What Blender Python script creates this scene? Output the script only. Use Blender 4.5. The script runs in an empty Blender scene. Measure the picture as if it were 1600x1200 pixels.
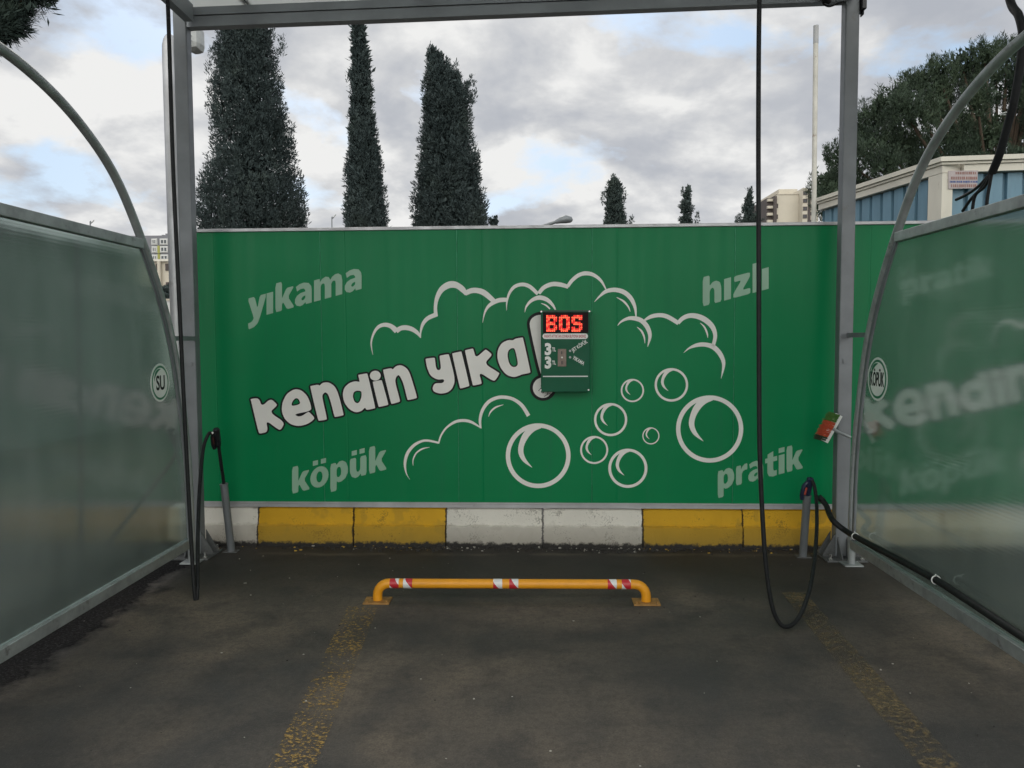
import bpy, bmesh, math, random
from mathutils import Vector, Matrix
R = math.radians
C = bpy.context.scene.collection
sc = bpy.context.scene
random.seed(7)

# ------------------------------------------------------------------ camera
FPX = 1200.0
VX, VY, RHO, CAMH = 835.0, 531.0, 0.005, 1.5
psi = math.atan((VX - 800) / FPX); th = math.atan((600 - VY) / FPX)
CD = Vector((-math.sin(psi) * math.cos(th), math.cos(psi) * math.cos(th), -math.sin(th)))
r0 = CD.cross(Vector((0, 0, 1))).normalized(); u0 = r0.cross(CD)
CR = r0 * math.cos(RHO) - u0 * math.sin(RHO); CU = u0 * math.cos(RHO) + r0 * math.sin(RHO)
CO = Vector((0, 0, CAMH))
cam = bpy.data.cameras.new('camera'); camo = bpy.data.objects.new('camera', cam); C.objects.link(camo)
M = Matrix((CR, CU, -CD)).transposed().to_4x4(); M.translation = CO
camo.matrix_world = M
cam.sensor_width = 36; cam.sensor_fit = 'HORIZONTAL'; cam.lens = FPX / 1600 * 36
cam.clip_start = 0.05; cam.clip_end = 3000
sc.camera = camo

# ------------------------------------------------------------------ sky, sun, exposure
SUN_EL, SUN_AZ = R(42), R(12)           # azimuth from +Y towards -X
w = bpy.data.worlds.new('World'); sc.world = w; w.use_nodes = True
nt = w.node_tree; nt.nodes.clear()
def N(tree, kind, **kw):
    n = tree.nodes.new(kind)
    for k, v in kw.items():
        if k.startswith('i_'):
            key = k[2:]
            n.inputs[int(key) if key.isdigit() else key.replace('_', ' ')].default_value = v
        else: setattr(n, k, v)
    return n
def L(tree, a, b): tree.links.new(a, b)
def math_n(t, op, a, b=None, clamp=False):
    n = t.nodes.new('ShaderNodeMath'); n.operation = op; n.use_clamp = clamp
    for i, v in enumerate((a, b)):
        if v is None: continue
        if isinstance(v, (int, float)): n.inputs[i].default_value = v
        else: t.links.new(v, n.inputs[i])
    return n.outputs[0]
def ramp(t, fac, stops):
    n = t.nodes.new('ShaderNodeValToRGB')
    e = n.color_ramp.elements
    while len(e) < len(stops): e.new(0.5)
    for i, (p, c) in enumerate(stops):
        e[i].position = p
        e[i].color = (c, c, c, 1) if isinstance(c, (int, float)) else (*c, 1)
    t.links.new(fac, n.inputs[0]); return n.outputs[0]
def mix(t, fac, a, b, blend='MIX'):
    n = t.nodes.new('ShaderNodeMix'); n.data_type = 'RGBA'; n.blend_type = blend
    if isinstance(fac, (int, float)): n.inputs[0].default_value = fac
    else: t.links.new(fac, n.inputs[0])
    for i, v in ((6, a), (7, b)):
        if isinstance(v, tuple): n.inputs[i].default_value = (*v, 1)
        else: t.links.new(v, n.inputs[i])
    return n.outputs[2]
sky = N(nt, 'ShaderNodeTexSky', sky_type='NISHITA', sun_disc=False, sun_elevation=SUN_EL, sun_rotation=-SUN_AZ)
sky.air_density = 1.0; sky.dust_density = 2.0; sky.ozone_density = 1.5
tc = N(nt, 'ShaderNodeTexCoord'); sep = N(nt, 'ShaderNodeSeparateXYZ'); L(nt, tc.outputs['Generated'], sep.inputs[0])
den = math_n(nt, 'ADD', math_n(nt, 'MAXIMUM', sep.outputs[2], 0.0), 0.36)
cmb = N(nt, 'ShaderNodeCombineXYZ')
L(nt, math_n(nt, 'DIVIDE', sep.outputs[0], den), cmb.inputs[0]); L(nt, math_n(nt, 'DIVIDE', sep.outputs[1], den), cmb.inputs[1])
mp = N(nt, 'ShaderNodeMapping'); mp.inputs['Location'].default_value = (3.3, 1.7, 0.4); L(nt, cmb.outputs[0], mp.inputs[0])
n1 = N(nt, 'ShaderNodeTexNoise', i_Scale=2.6, i_Detail=9.0, i_Roughness=0.55, i_Distortion=0.15); L(nt, mp.outputs[0], n1.inputs[0])
mp2 = N(nt, 'ShaderNodeMapping'); mp2.inputs['Location'].default_value = (8.1, 4.2, 1.0); L(nt, cmb.outputs[0], mp2.inputs[0])
n2 = N(nt, 'ShaderNodeTexNoise', i_Scale=3.4, i_Detail=9.0, i_Roughness=0.54, i_Distortion=0.15); L(nt, mp2.outputs[0], n2.inputs[0])
cover = ramp(nt, n1.outputs['Fac'], [(0.375, 0.0), (0.455, 1.0)])
cloud = ramp(nt, n2.outputs['Fac'], [(0.33, (4.5, 4.75, 5.25)), (0.42, (5.2, 5.4, 5.8)), (0.50, (6.6, 6.7, 6.85)), (0.58, (8.7, 8.7, 8.6))])
skyb = mix(nt, 1.0, sky.outputs[0], (1.15, 1.15, 1.15), 'MULTIPLY')
pale = mix(nt, 0.6, skyb, (4.9, 7.0, 9.3))
bg = N(nt, 'ShaderNodeBackground', i_Strength=0.1); # cloud deck behind the viewer brightened and warmed to add light on the wall
back = math_n(nt, 'ADD', math_n(nt, 'MULTIPLY', math_n(nt, 'MAXIMUM', math_n(nt, 'MULTIPLY', sep.outputs[1], -1.0), 0.0), 2.6), 1.0)
bf_ = math_n(nt, 'MULTIPLY', math_n(nt, 'SUBTRACT', back, 1.0), 0.6, True)
tint = mix(nt, bf_, (1.0, 1.0, 1.0), (1.0, 0.965, 0.885))
tinted = mix(nt, 1.0, mix(nt, cover, pale, cloud), tint, 'MULTIPLY')
gm = N(nt, 'ShaderNodeVectorMath', operation='SCALE'); L(nt, tinted, gm.inputs[0]); L(nt, back, gm.inputs['Scale']); L(nt, gm.outputs[0], bg.inputs[0])
wo = N(nt, 'ShaderNodeOutputWorld'); L(nt, bg.outputs[0], wo.inputs[0])

sd = bpy.data.lights.new('sun', 'SUN'); sd.energy = 0.8; sd.angle = R(20); sd.color = (1, 0.96, 0.9)
so = bpy.data.objects.new('sun', sd); C.objects.link(so)
sv = Vector((-math.sin(SUN_AZ) * math.cos(SUN_EL), math.cos(SUN_AZ) * math.cos(SUN_EL), math.sin(SUN_EL)))
so.rotation_euler = sv.to_track_quat('Z', 'Y').to_euler(); so.location = (0, 0, 20)
sc.view_settings.view_transform = 'Standard'; sc.view_settings.look = 'None'
sc.view_settings.exposure = 0.0; sc.view_settings.gamma = 1.0
sc.cycles.use_denoising = True
sc.cycles.max_bounces = 10; sc.cycles.transparent_max_bounces = 16

# ------------------------------------------------------------------ point helpers
def ray(x, y): return CD * FPX + CR * (x - 800) - CU * (y - 600)
def onplane(x, y, p, n):
    v = ray(x, y); return CO + v * ((p - CO).dot(n) / v.dot(n))
def PY(x, y, Y): return onplane(x, y, Vector((0, Y, 0)), Vector((0, 1, 0)))
def PX(x, y, X): return onplane(x, y, Vector((X, 0, 0)), Vector((1, 0, 0)))
def PZ(x, y, Z): return onplane(x, y, Vector((0, 0, Z)), Vector((0, 0, 1)))
AL = R(-0.9)
WALL_M = Matrix.Translation((0, 5.5, 0)) @ Matrix.Rotation(AL, 4, 'Z')
WALL_I = WALL_M.inverted()
WN = Vector((-math.sin(AL), math.cos(AL), 0))
def WP(x, y, off=0.0):              # a point of the printed wall, in the wall's own coordinates
    return WALL_I @ onplane(x, y, Vector((0, 5.5, 0)) - WN * off, WN)

# ------------------------------------------------------------------ object helpers
WM = {}
def empty(name, label, cat, loc, group=None, mat=None):
    o = bpy.data.objects.new(name, None); C.objects.link(o)
    m = mat if mat is not None else Matrix.Translation(loc)
    o.matrix_world = m; WM[o] = m.copy(); o.empty_display_size = 0.1
    o['label'] = label; o['category'] = cat
    if group: o['group'] = group
    return o
def tag(o, label, cat, group=None):
    o['label'] = label; o['category'] = cat
    if group: o['group'] = group
    return o
class MB:
    def __init__(s): s.v = []; s.f = []; s.mi = []; s.cur = 0
    def add(s, vs, fs):
        b = len(s.v); s.v += [Vector(v) for v in vs]; s.f += [tuple(b + i for i in f) for f in fs]; s.mi += [s.cur] * len(fs); return s
    def box(s, c, d, m=None):
        x, y, z = d[0] / 2, d[1] / 2, d[2] / 2
        vs = [Vector((i * x, j * y, k * z)) for i in (-1, 1) for j in (-1, 1) for k in (-1, 1)]
        if m is not None: vs = [m @ v for v in vs]
        vs = [v + Vector(c) for v in vs]
        return s.add(vs, [(0, 1, 3, 2), (4, 6, 7, 5), (0, 4, 5, 1), (2, 3, 7, 6), (0, 2, 6, 4), (1, 5, 7, 3)])
    def span(s, a, b): return s.box([(a[i] + b[i]) / 2 for i in range(3)], [abs(b[i] - a[i]) for i in range(3)])
    def bar(s, a, b, wx, wy, up=(0, 0, 1)):
        a, b = Vector(a), Vector(b); d = b - a; z = d.normalized(); x = Vector(up).cross(z)
        if x.length < 1e-4: x = Vector((1, 0, 0)).cross(z)
        x.normalize(); y = z.cross(x); m = Matrix((x, y, z)).transposed()
        return s.box((a + b) / 2, (wx, wy, d.length), m)
    def tube(s, pts, r, seg=12, caps=True):
        pts = [Vector(p) for p in pts]; n = len(pts)
        rs = r if isinstance(r, (list, tuple)) else [r] * n
        t0 = (pts[1] - pts[0]).normalized()
        ref = Vector((0, 0, 1)) if abs(t0.z) < 0.9 else Vector((0, 1, 0))
        x = ref.cross(t0).normalized(); rings = []
        for i, p in enumerate(pts):
            t = (pts[min(i + 1, n - 1)] - pts[max(i - 1, 0)]).normalized()
            x = (x - t * x.dot(t)).normalized(); y = t.cross(x)
            rings.append([p + (x * math.cos(2 * math.pi * (k + .5) / seg) + y * math.sin(2 * math.pi * (k + .5) / seg)) * rs[i] for k in range(seg)])
        vs = [v for rg in rings for v in rg]; fs = []
        for i in range(n - 1):
            for k in range(seg):
                a = i * seg + k; b = i * seg + (k + 1) % seg
                fs.append((a, b, b + seg, a + seg))
        if caps: fs.append(tuple(range(seg - 1, -1, -1))); fs.append(tuple(range((n - 1) * seg, n * seg)))
        return s.add(vs, fs)
    def prism(s, poly, off):           # polygon of 3-D points swept by off
        n = len(poly); off = Vector(off); vs = [Vector(p) for p in poly] + [Vector(p) + off for p in poly]
        fs = [tuple(range(n - 1, -1, -1)), tuple(range(n, 2 * n))] + [(i, (i + 1) % n, n + (i + 1) % n, n + i) for i in range(n)]
        return s.add(vs, fs)
    def sphere(s, c, r, su=10, sv=7):
        r = Vector(r) if not isinstance(r, (int, float)) else Vector((r, r, r)); c = Vector(c); vs = []; fs = []
        for i in range(sv + 1):
            a = math.pi * i / sv
            for k in range(su):
                b = 2 * math.pi * k / su
                vs.append(c + Vector((r.x * math.sin(a) * math.cos(b), r.y * math.sin(a) * math.sin(b), r.z * math.cos(a))))
        for i in range(sv):
            for k in range(su):
                fs.append((i * su + k, (i + 1) * su + k, (i + 1) * su + (k + 1) % su, i * su + (k + 1) % su))
        return s.add(vs, fs)
    def build(s, name, mats, parent=None, local=False, bevel=0, smooth=False, label=None):
        me = bpy.data.meshes.new(name)
        vs = s.v
        if parent is not None and not local:
            inv = WM[parent].inverted(); vs = [inv @ v for v in vs]
        me.from_pydata([tuple(v) for v in vs], [], s.f)
        for m in (mats if isinstance(mats, (list, tuple)) else [mats]): me.materials.append(m)
        me.polygons.foreach_set('material_index', s.mi)
        if len(s.f) < 60000:
            bm = bmesh.new(); bm.from_mesh(me)
            bmesh.ops.remove_doubles(bm, verts=bm.verts, dist=1e-6)
            bmesh.ops.recalc_face_normals(bm, faces=bm.faces); bm.to_mesh(me); bm.free()
        if smooth: me.polygons.foreach_set('use_smooth', [True] * len(me.polygons))
        me.update()
        o = bpy.data.objects.new(name, me); C.objects.link(o)
        if parent is not None:
            o.parent = parent; WM[o] = WM[parent]
        else: WM[o] = Matrix.Identity(4)
        if bevel:
            b = o.modifiers.new('bevel', 'BEVEL'); b.width = bevel; b.segments = 2; b.limit_method = 'ANGLE'
        if smooth:
            try:
                bm = bmesh.new(); bm.from_mesh(me)
                for e in bm.edges:
                    if len(e.link_faces) == 2 and e.calc_face_angle(0) > R(40): e.smooth = False
                bm.to_mesh(me); bm.free()
            except Exception: pass
        if label: o['label'] = label
        return o
def struct(o): o['kind'] = 'structure'; return o
def catmull(pts, n=6, closed=False):
    P = [Vector(p) for p in pts]; out = []; k = len(P)
    for i in range(k if closed else k - 1):
        a, b, c, d = (P[(i - 1) % k], P[i], P[(i + 1) % k], P[(i + 2) % k]) if closed else (P[max(i - 1, 0)], P[i], P[i + 1], P[min(i + 2, k - 1)])
        for j in range(n):
            t = j / n
            out.append(0.5 * ((2 * b) + (c - a) * t + (2 * a - 5 * b + 4 * c - d) * t * t + (3 * b - a - 3 * c + d) * t ** 3))
    if not closed: out.append(P[-1])
    return out

# ------------------------------------------------------------------ materials
def newmat(name):
    m = bpy.data.materials.new(name); m.use_nodes = True
    t = m.node_tree; b = t.nodes['Principled BSDF']; return m, t, b
def coord(t, scale=(1, 1, 1)):
    c = t.nodes.new('ShaderNodeTexCoord'); mpn = t.nodes.new('ShaderNodeMapping'); mpn.inputs['Scale'].default_value = scale
    t.links.new(c.outputs['Object'], mpn.inputs[0]); return mpn.outputs[0]
def noise(t, vec, scale, detail=5, rough=0.55, dist=0):
    n = N(t, 'ShaderNodeTexNoise', i_Scale=scale, i_Detail=detail, i_Roughness=rough, i_Distortion=dist); L(t, vec, n.inputs[0]); return n.outputs['Fac']
def bump(t, b, h, strength=0.2, dist=0.01):
    n = N(t, 'ShaderNodeBump', i_Strength=strength, i_Distance=dist); L(t, h, n.inputs['Height']); L(t, n.outputs[0], b.inputs['Normal'])
def surf(name, col, rough=0.5, metal=0.0, var=0.15, scale=6.0, spots=None, spec=0.5, bmp=0.0, bscale=60, streak=(1, 1, 1), rvar=0.1):
    m, t, b = newmat(name); v = coord(t, streak)
    n = noise(t, v, scale, 6, 0.6)
    lo = tuple(c * (1 - var) for c in col); hi = tuple(min(1, c * (1 + var)) for c in col)
    cc = ramp(t, n, [(0.3, lo), (0.7, hi)])
    if spots:
        s = noise(t, v, spots[1], 6, 0.65); cc = mix(t, ramp(t, s, [(spots[2], 0.0), (spots[2] + 0.12, 1.0)]), cc, spots[0])
    L(t, cc, b.inputs['Base Color'])
    L(t, ramp(t, noise(t, v, scale * 2.3, 4), [(0.3, max(0, rough - rvar)), (0.7, min(1, rough + rvar))]), b.inputs['Roughness'])
    b.inputs['Metallic'].default_value = metal; b.inputs['Specular IOR Level'].default_value = spec
    if bmp: bump(t, b, noise(t, coord(t), bscale, 4), bmp, 0.004)
    return m
GALV = surf('galvanised_steel', (0.345, 0.37, 0.37), 0.5, 0.55, 0.22, 9, ((0.20, 0.20, 0.195), 14, 0.60))
GALVD = surf('painted_steel_grey', (0.175, 0.188, 0.198), 0.5, 0.3, 0.12, 4, ((0.15, 0.145, 0.14), 9, 0.64))
BEAMG = surf('beam_steel_grey', (0.31, 0.335, 0.355), 0.5, 0.3, 0.12, 4)
DARKS = surf('weathered_dark_steel', (0.105, 0.11, 0.11), 0.65, 0.2, 0.3, 14, ((0.05, 0.045, 0.04), 18, 0.6), spec=0.3)
ALU = surf('aluminium_trim', (0.46, 0.46, 0.47), 0.42, 0.5, 0.15, 5, ((0.25, 0.24, 0.23), 8, 0.64), streak=(1, 1, 1))
BLACK = surf('black_rubber', (0.010, 0.011, 0.012), 0.6, 0, 0.3, 20, spec=0.3)
BLACKP = surf('black_plastic', (0.012, 0.013, 0.016), 0.35, 0, 0.2, 20)
BLUEP = surf('dark_blue_plastic', (0.012, 0.02, 0.05), 0.4, 0, 0.2, 20)
REDP = surf('red_plastic', (0.35, 0.05, 0.03), 0.45, 0, 0.2, 20)
DKRED = surf('dark_red_plastic', (0.045, 0.012, 0.010), 0.5)
STEEL = surf('bright_steel', (0.55, 0.55, 0.53), 0.3, 0.9, 0.12, 20)
VINYL = surf('grey_white_vinyl', (0.77, 0.755, 0.72), 0.45, 0, 0.05, 3)
VINYLB = surf('black_vinyl', (0.009, 0.010, 0.011), 0.5, 0, 0.1, 3, spec=0.2)
VINYLP = surf('pale_green_vinyl', (0.27, 0.44, 0.32), 0.42, 0, 0.05, 3)
WHITEP = surf('white_print', (0.76, 0.77, 0.74), 0.4, 0, 0.05, 8)
REDPR = surf('red_print', (0.45, 0.02, 0.05), 0.4, 0, 0.1, 8)
YEL = surf('yellow_pipe_paint', (0.72, 0.30, 0.012), 0.42, 0, 0.10, 8, ((0.42, 0.17, 0.02), 26, 0.66))
RUSTY = surf('rusty_yellow_plate', (0.30, 0.16, 0.045), 0.7, 0, 0.4, 18, ((0.10, 0.06, 0.03), 20, 0.55), bmp=0.3)
PLATE = surf('worn_coin_plate', (0.20, 0.155, 0.13), 0.5, 0.4, 0.3, 40)
CREAMT = surf('cream_metal_trim', (0.62, 0.58, 0.50), 0.5, 0, 0.1, 3, ((0.30, 0.24, 0.16), 7, 0.66), streak=(1, 1, 0.4))
BLUEC = surf('blue_corrugated_sheet', (0.13, 0.235, 0.31), 0.5, 0, 0.10, 3, ((0.10, 0.20, 0.27), 8, 0.64), streak=(2, 2, 0.3))
POLEW = surf('weathered_white_pole', (0.50, 0.48, 0.43), 0.6, 0, 0.2, 3, ((0.22, 0.15, 0.10), 9, 0.66))
BARK = surf('bark', (0.09, 0.065, 0.045), 0.9, 0, 0.35, 8, bmp=0.5, streak=(3, 3, 0.5))
CREAMW = surf('cream_render', (0.55, 0.50, 0.41), 0.85, 0, 0.07, 0.4, ((0.40, 0.35, 0.28), 0.6, 0.66))
GREYW = surf('grey_render', (0.20, 0.20, 0.215), 0.85, 0, 0.08, 0.4)
WHITEW = surf('white_render', (0.62, 0.62, 0.60), 0.8, 0, 0.06, 0.6, ((0.42, 0.40, 0.37), 0.9, 0.64))
YELW = surf('lime_yellow_render', (0.34, 0.34, 0.09), 0.85, 0, 0.08, 0.5)
BROWNW = surf('dark_brown_cladding', (0.085, 0.07, 0.065), 0.8, 0, 0.1, 0.6)
GLASSW = surf('window_glass_far', (0.05, 0.06, 0.07), 0.12, 0, 0.3, 0.8)
LAMPG = surf('grey_lamp_diffuser', (0.42, 0.43, 0.42), 0.35, 0, 0.15, 20)
def foliage(name, a, b_, hi, scale):
    m, t, b = newmat(name); v = coord(t)
    n = noise(t, v, scale, 3, 0.6); n2 = noise(t, v, scale * 7, 2)
    cc = ramp(t, n, [(0.35, a), (0.55, b_), (0.72, hi)])
    L(t, mix(t, ramp(t, n2, [(0.45, 0.0), (0.8, 0.25)]), cc, hi), b.inputs['Base Color'])
    b.inputs['Roughness'].default_value = 0.65; b.inputs['Specular IOR Level'].default_value = 0.25
    return m
CYP = foliage('cypress_foliage', (0.036, 0.052, 0.052), (0.048, 0.066, 0.065), (0.062, 0.084, 0.074), 1.3)
PINE = foliage('pine_needles', (0.030, 0.047, 0.032), (0.044, 0.068, 0.040), (0.072, 0.098, 0.054), 0.8)
FARC = foliage('far_conifer_foliage', (0.040, 0.058, 0.056), (0.055, 0.075, 0.068), (0.07, 0.09, 0.075), 0.8)
# printed green sandwich panel
m, t, b = newmat('green_printed_panel'); v = coord(t)
g = ramp(t, noise(t, v, 0.9, 3), [(0.3, (0.001, 0.178, 0.060)), (0.7, (0.001, 0.208, 0.072))])
st = noise(t, coord(t, (14, 1, 0.35)), 1.0, 5, 0.65)
g = mix(t, ramp(t, st, [(0.56, 0.0), (0.78, 0.35)]), g, (0.015, 0.14, 0.075))
sp = noise(t, v, 55, 3, 0.7); g = mix(t, ramp(t, sp, [(0.74, 0.0), (0.78, 0.5)]), g, (0.22, 0.27, 0.23))
L(t, g, b.inputs['Base Color']); L(t, ramp(t, st, [(0.3, 0.30), (0.8, 0.48)]), b.inputs['Roughness'])
b.inputs['Specular IOR Level'].default_value = 0.20
bump(t, b, noise(t, coord(t, (5, 1, 0.7)), 1.2, 3), 0.15, 0.02)
GREEN = m
BOXG = surf('green_painted_box', (0.003, 0.092, 0.044), 0.45, 0, 0.06, 5, spec=0.22)
SEAL = surf('panel_joint_strip', (0.035, 0.24, 0.12), 0.4, 0.3, 0.3, 10, streak=(1, 1, 2))
SIGNG = surf('sign_green', (0.012, 0.15, 0.075), 0.4, 0, 0.05, 5)
def poly_mat():
    m, t, b = newmat('twinwall_polycarbonate'); v = coord(t)
    n = noise(t, coord(t, (1, 2.2, 0.8)), 1.3, 5, 0.6)
    pc = ramp(t, n, [(0.3, (0.40, 0.485, 0.46)), (0.7, (0.52, 0.605, 0.58))])
    s = t.nodes.new('ShaderNodeSeparateXYZ'); L(t, v, s.inputs[0])
    rib = math_n(t, 'DIVIDE', math_n(t, 'PINGPONG', s.outputs[2], 0.0095), 0.0095)
    web = ramp(t, rib, [(0.0, 0.92), (0.22, 0.97), (0.4, 1.0)])       # the webs between the two walls of the sheet
    L(t, mix(t, 1.0, pc, web, 'MULTIPLY'), b.inputs['Base Color'])
    b.inputs['Transmission Weight'].default_value = 0.82; b.inputs['IOR'].default_value = 1.22
    L(t, ramp(t, n, [(0.3, 0.08), (0.7, 0.13)]), b.inputs['Roughness'])
    b.inputs['Specular IOR Level'].default_value = 0.9
    bump(t, b, rib, 0.045, 0.004); b.inputs['Coat Weight'].default_value = 0.5; b.inputs['Coat Roughness'].default_value = 0.10
    return m
POLY = poly_mat()
def roof_mat():
    m, t, b = newmat('translucent_roof_sheet'); out = t.nodes['Material Output']
    d = N(t, 'ShaderNodeBsdfDiffuse'); tr = N(t, 'ShaderNodeBsdfTranslucent'); mx = N(t, 'ShaderNodeMixShader', i_0=0.62)
    v = coord(t); c = ramp(t, noise(t, v, 1.2, 5), [(0.3, (0.70, 0.71, 0.69)), (0.7, (0.82, 0.83, 0.82))])
    L(t, c, d.inputs[0]); L(t, c, tr.inputs[0]); L(t, d.outputs[0], mx.inputs[1]); L(t, tr.outputs[0], mx.inputs[2]); L(t, mx.outputs[0], out.inputs[0])
    t.nodes.remove(b); return m
ROOF = roof_mat()
def emis(name, col, s):
    m, t, b = newmat(name); b.inputs['Base Color'].default_value = (0.1, 0.01, 0.01, 1)
    b.inputs['Emission Color'].default_value = (*col, 1); b.inputs['Emission Strength'].default_value = s; return m
LED = emis('red_led', (1.0, 0.012, 0.010), 1.0)
LEDHOT = emis('red_led_core', (1.0, 0.11, 0.045), 1.6)
# kerb paint
def kerb_mat(name, col, dirt):
    m, t, b = newmat(name)
    info = N(t, 'ShaderNodeObjectInfo'); c = t.nodes.new('ShaderNodeTexCoord'); ad = N(t, 'ShaderNodeVectorMath', operation='ADD')
    L(t, c.outputs['Object'], ad.inputs[0]); k = N(t, 'ShaderNodeVectorMath', operation='SCALE', i_Scale=37.0)
    cx = t.nodes.new('ShaderNodeCombineXYZ'); L(t, info.outputs['Random'], cx.inputs[0]); L(t, cx.outputs[0], k.inputs[0]); L(t, k.outputs[0], ad.inputs[1])
    v = ad.outputs[0]
    base = ramp(t, noise(t, v, 3.0, 4), [(0.35, tuple(x * 0.86 for x in col)), (0.65, col)])
    s = t.nodes.new('ShaderNodeSeparateXYZ'); L(t, c.outputs['Object'], s.inputs[0])
    low = ramp(t, math_n(t, 'ADD', s.outputs[2], math_n(t, 'MULTIPLY', math_n(t, 'SUBTRACT', noise(t, v, 7, 6, 0.7), 0.5), 0.10)), [(0.0, 1.0), (0.035, 0.95), (0.10, 0.7), (0.152, 0.55), (0.165, 0.06)])
    base = mix(t, low, base, dirt)
    sc_ = math_n(t, 'ADD', noise(t, v, 85, 4, 0.8), math_n(t, 'MULTIPLY', math_n(t, 'SUBTRACT', noise(t, v, 6, 4, 0.6), 0.5), 0.9))
    base = mix(t, ramp(t, sc_, [(0.61, 0.0), (0.71, 0.7)]), base, tuple(x * 0.55 for x in dirt))
    big = noise(t, v, 4.5, 3); base = mix(t, ramp(t, big, [(0.56, 0.0), (0.60, 0.40)]), base, dirt)
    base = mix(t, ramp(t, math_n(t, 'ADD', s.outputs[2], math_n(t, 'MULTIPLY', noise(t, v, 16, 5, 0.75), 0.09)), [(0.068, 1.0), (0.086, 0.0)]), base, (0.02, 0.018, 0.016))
    gx = t.nodes.new('ShaderNodeSeparateXYZ'); L(t, c.outputs['Generated'], gx.inputs[0])
    en = math_n(t, 'ABSOLUTE', math_n(t, 'SUBTRACT', gx.outputs[0], 0.5))
    base = mix(t, ramp(t, math_n(t, 'ADD', en, math_n(t, 'MULTIPLY', noise(t, v, 26, 5, 0.75), 0.07)), [(0.528, 0.0), (0.536, 0.9)]), base, (0.025, 0.022, 0.02))
    L(t, base, b.inputs['Base Color']); b.inputs['Roughness'].default_value = 0.75
    bump(t, b, noise(t, v, 45, 6, 0.7), 0.35, 0.006); return m
KWHITE = kerb_mat('kerb_white_paint', (0.75, 0.72, 0.65), (0.38, 0.35, 0.30))
KYEL = kerb_mat('kerb_yellow_paint', (0.68, 0.375, 0.008), (0.34, 0.215, 0.025))
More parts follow.
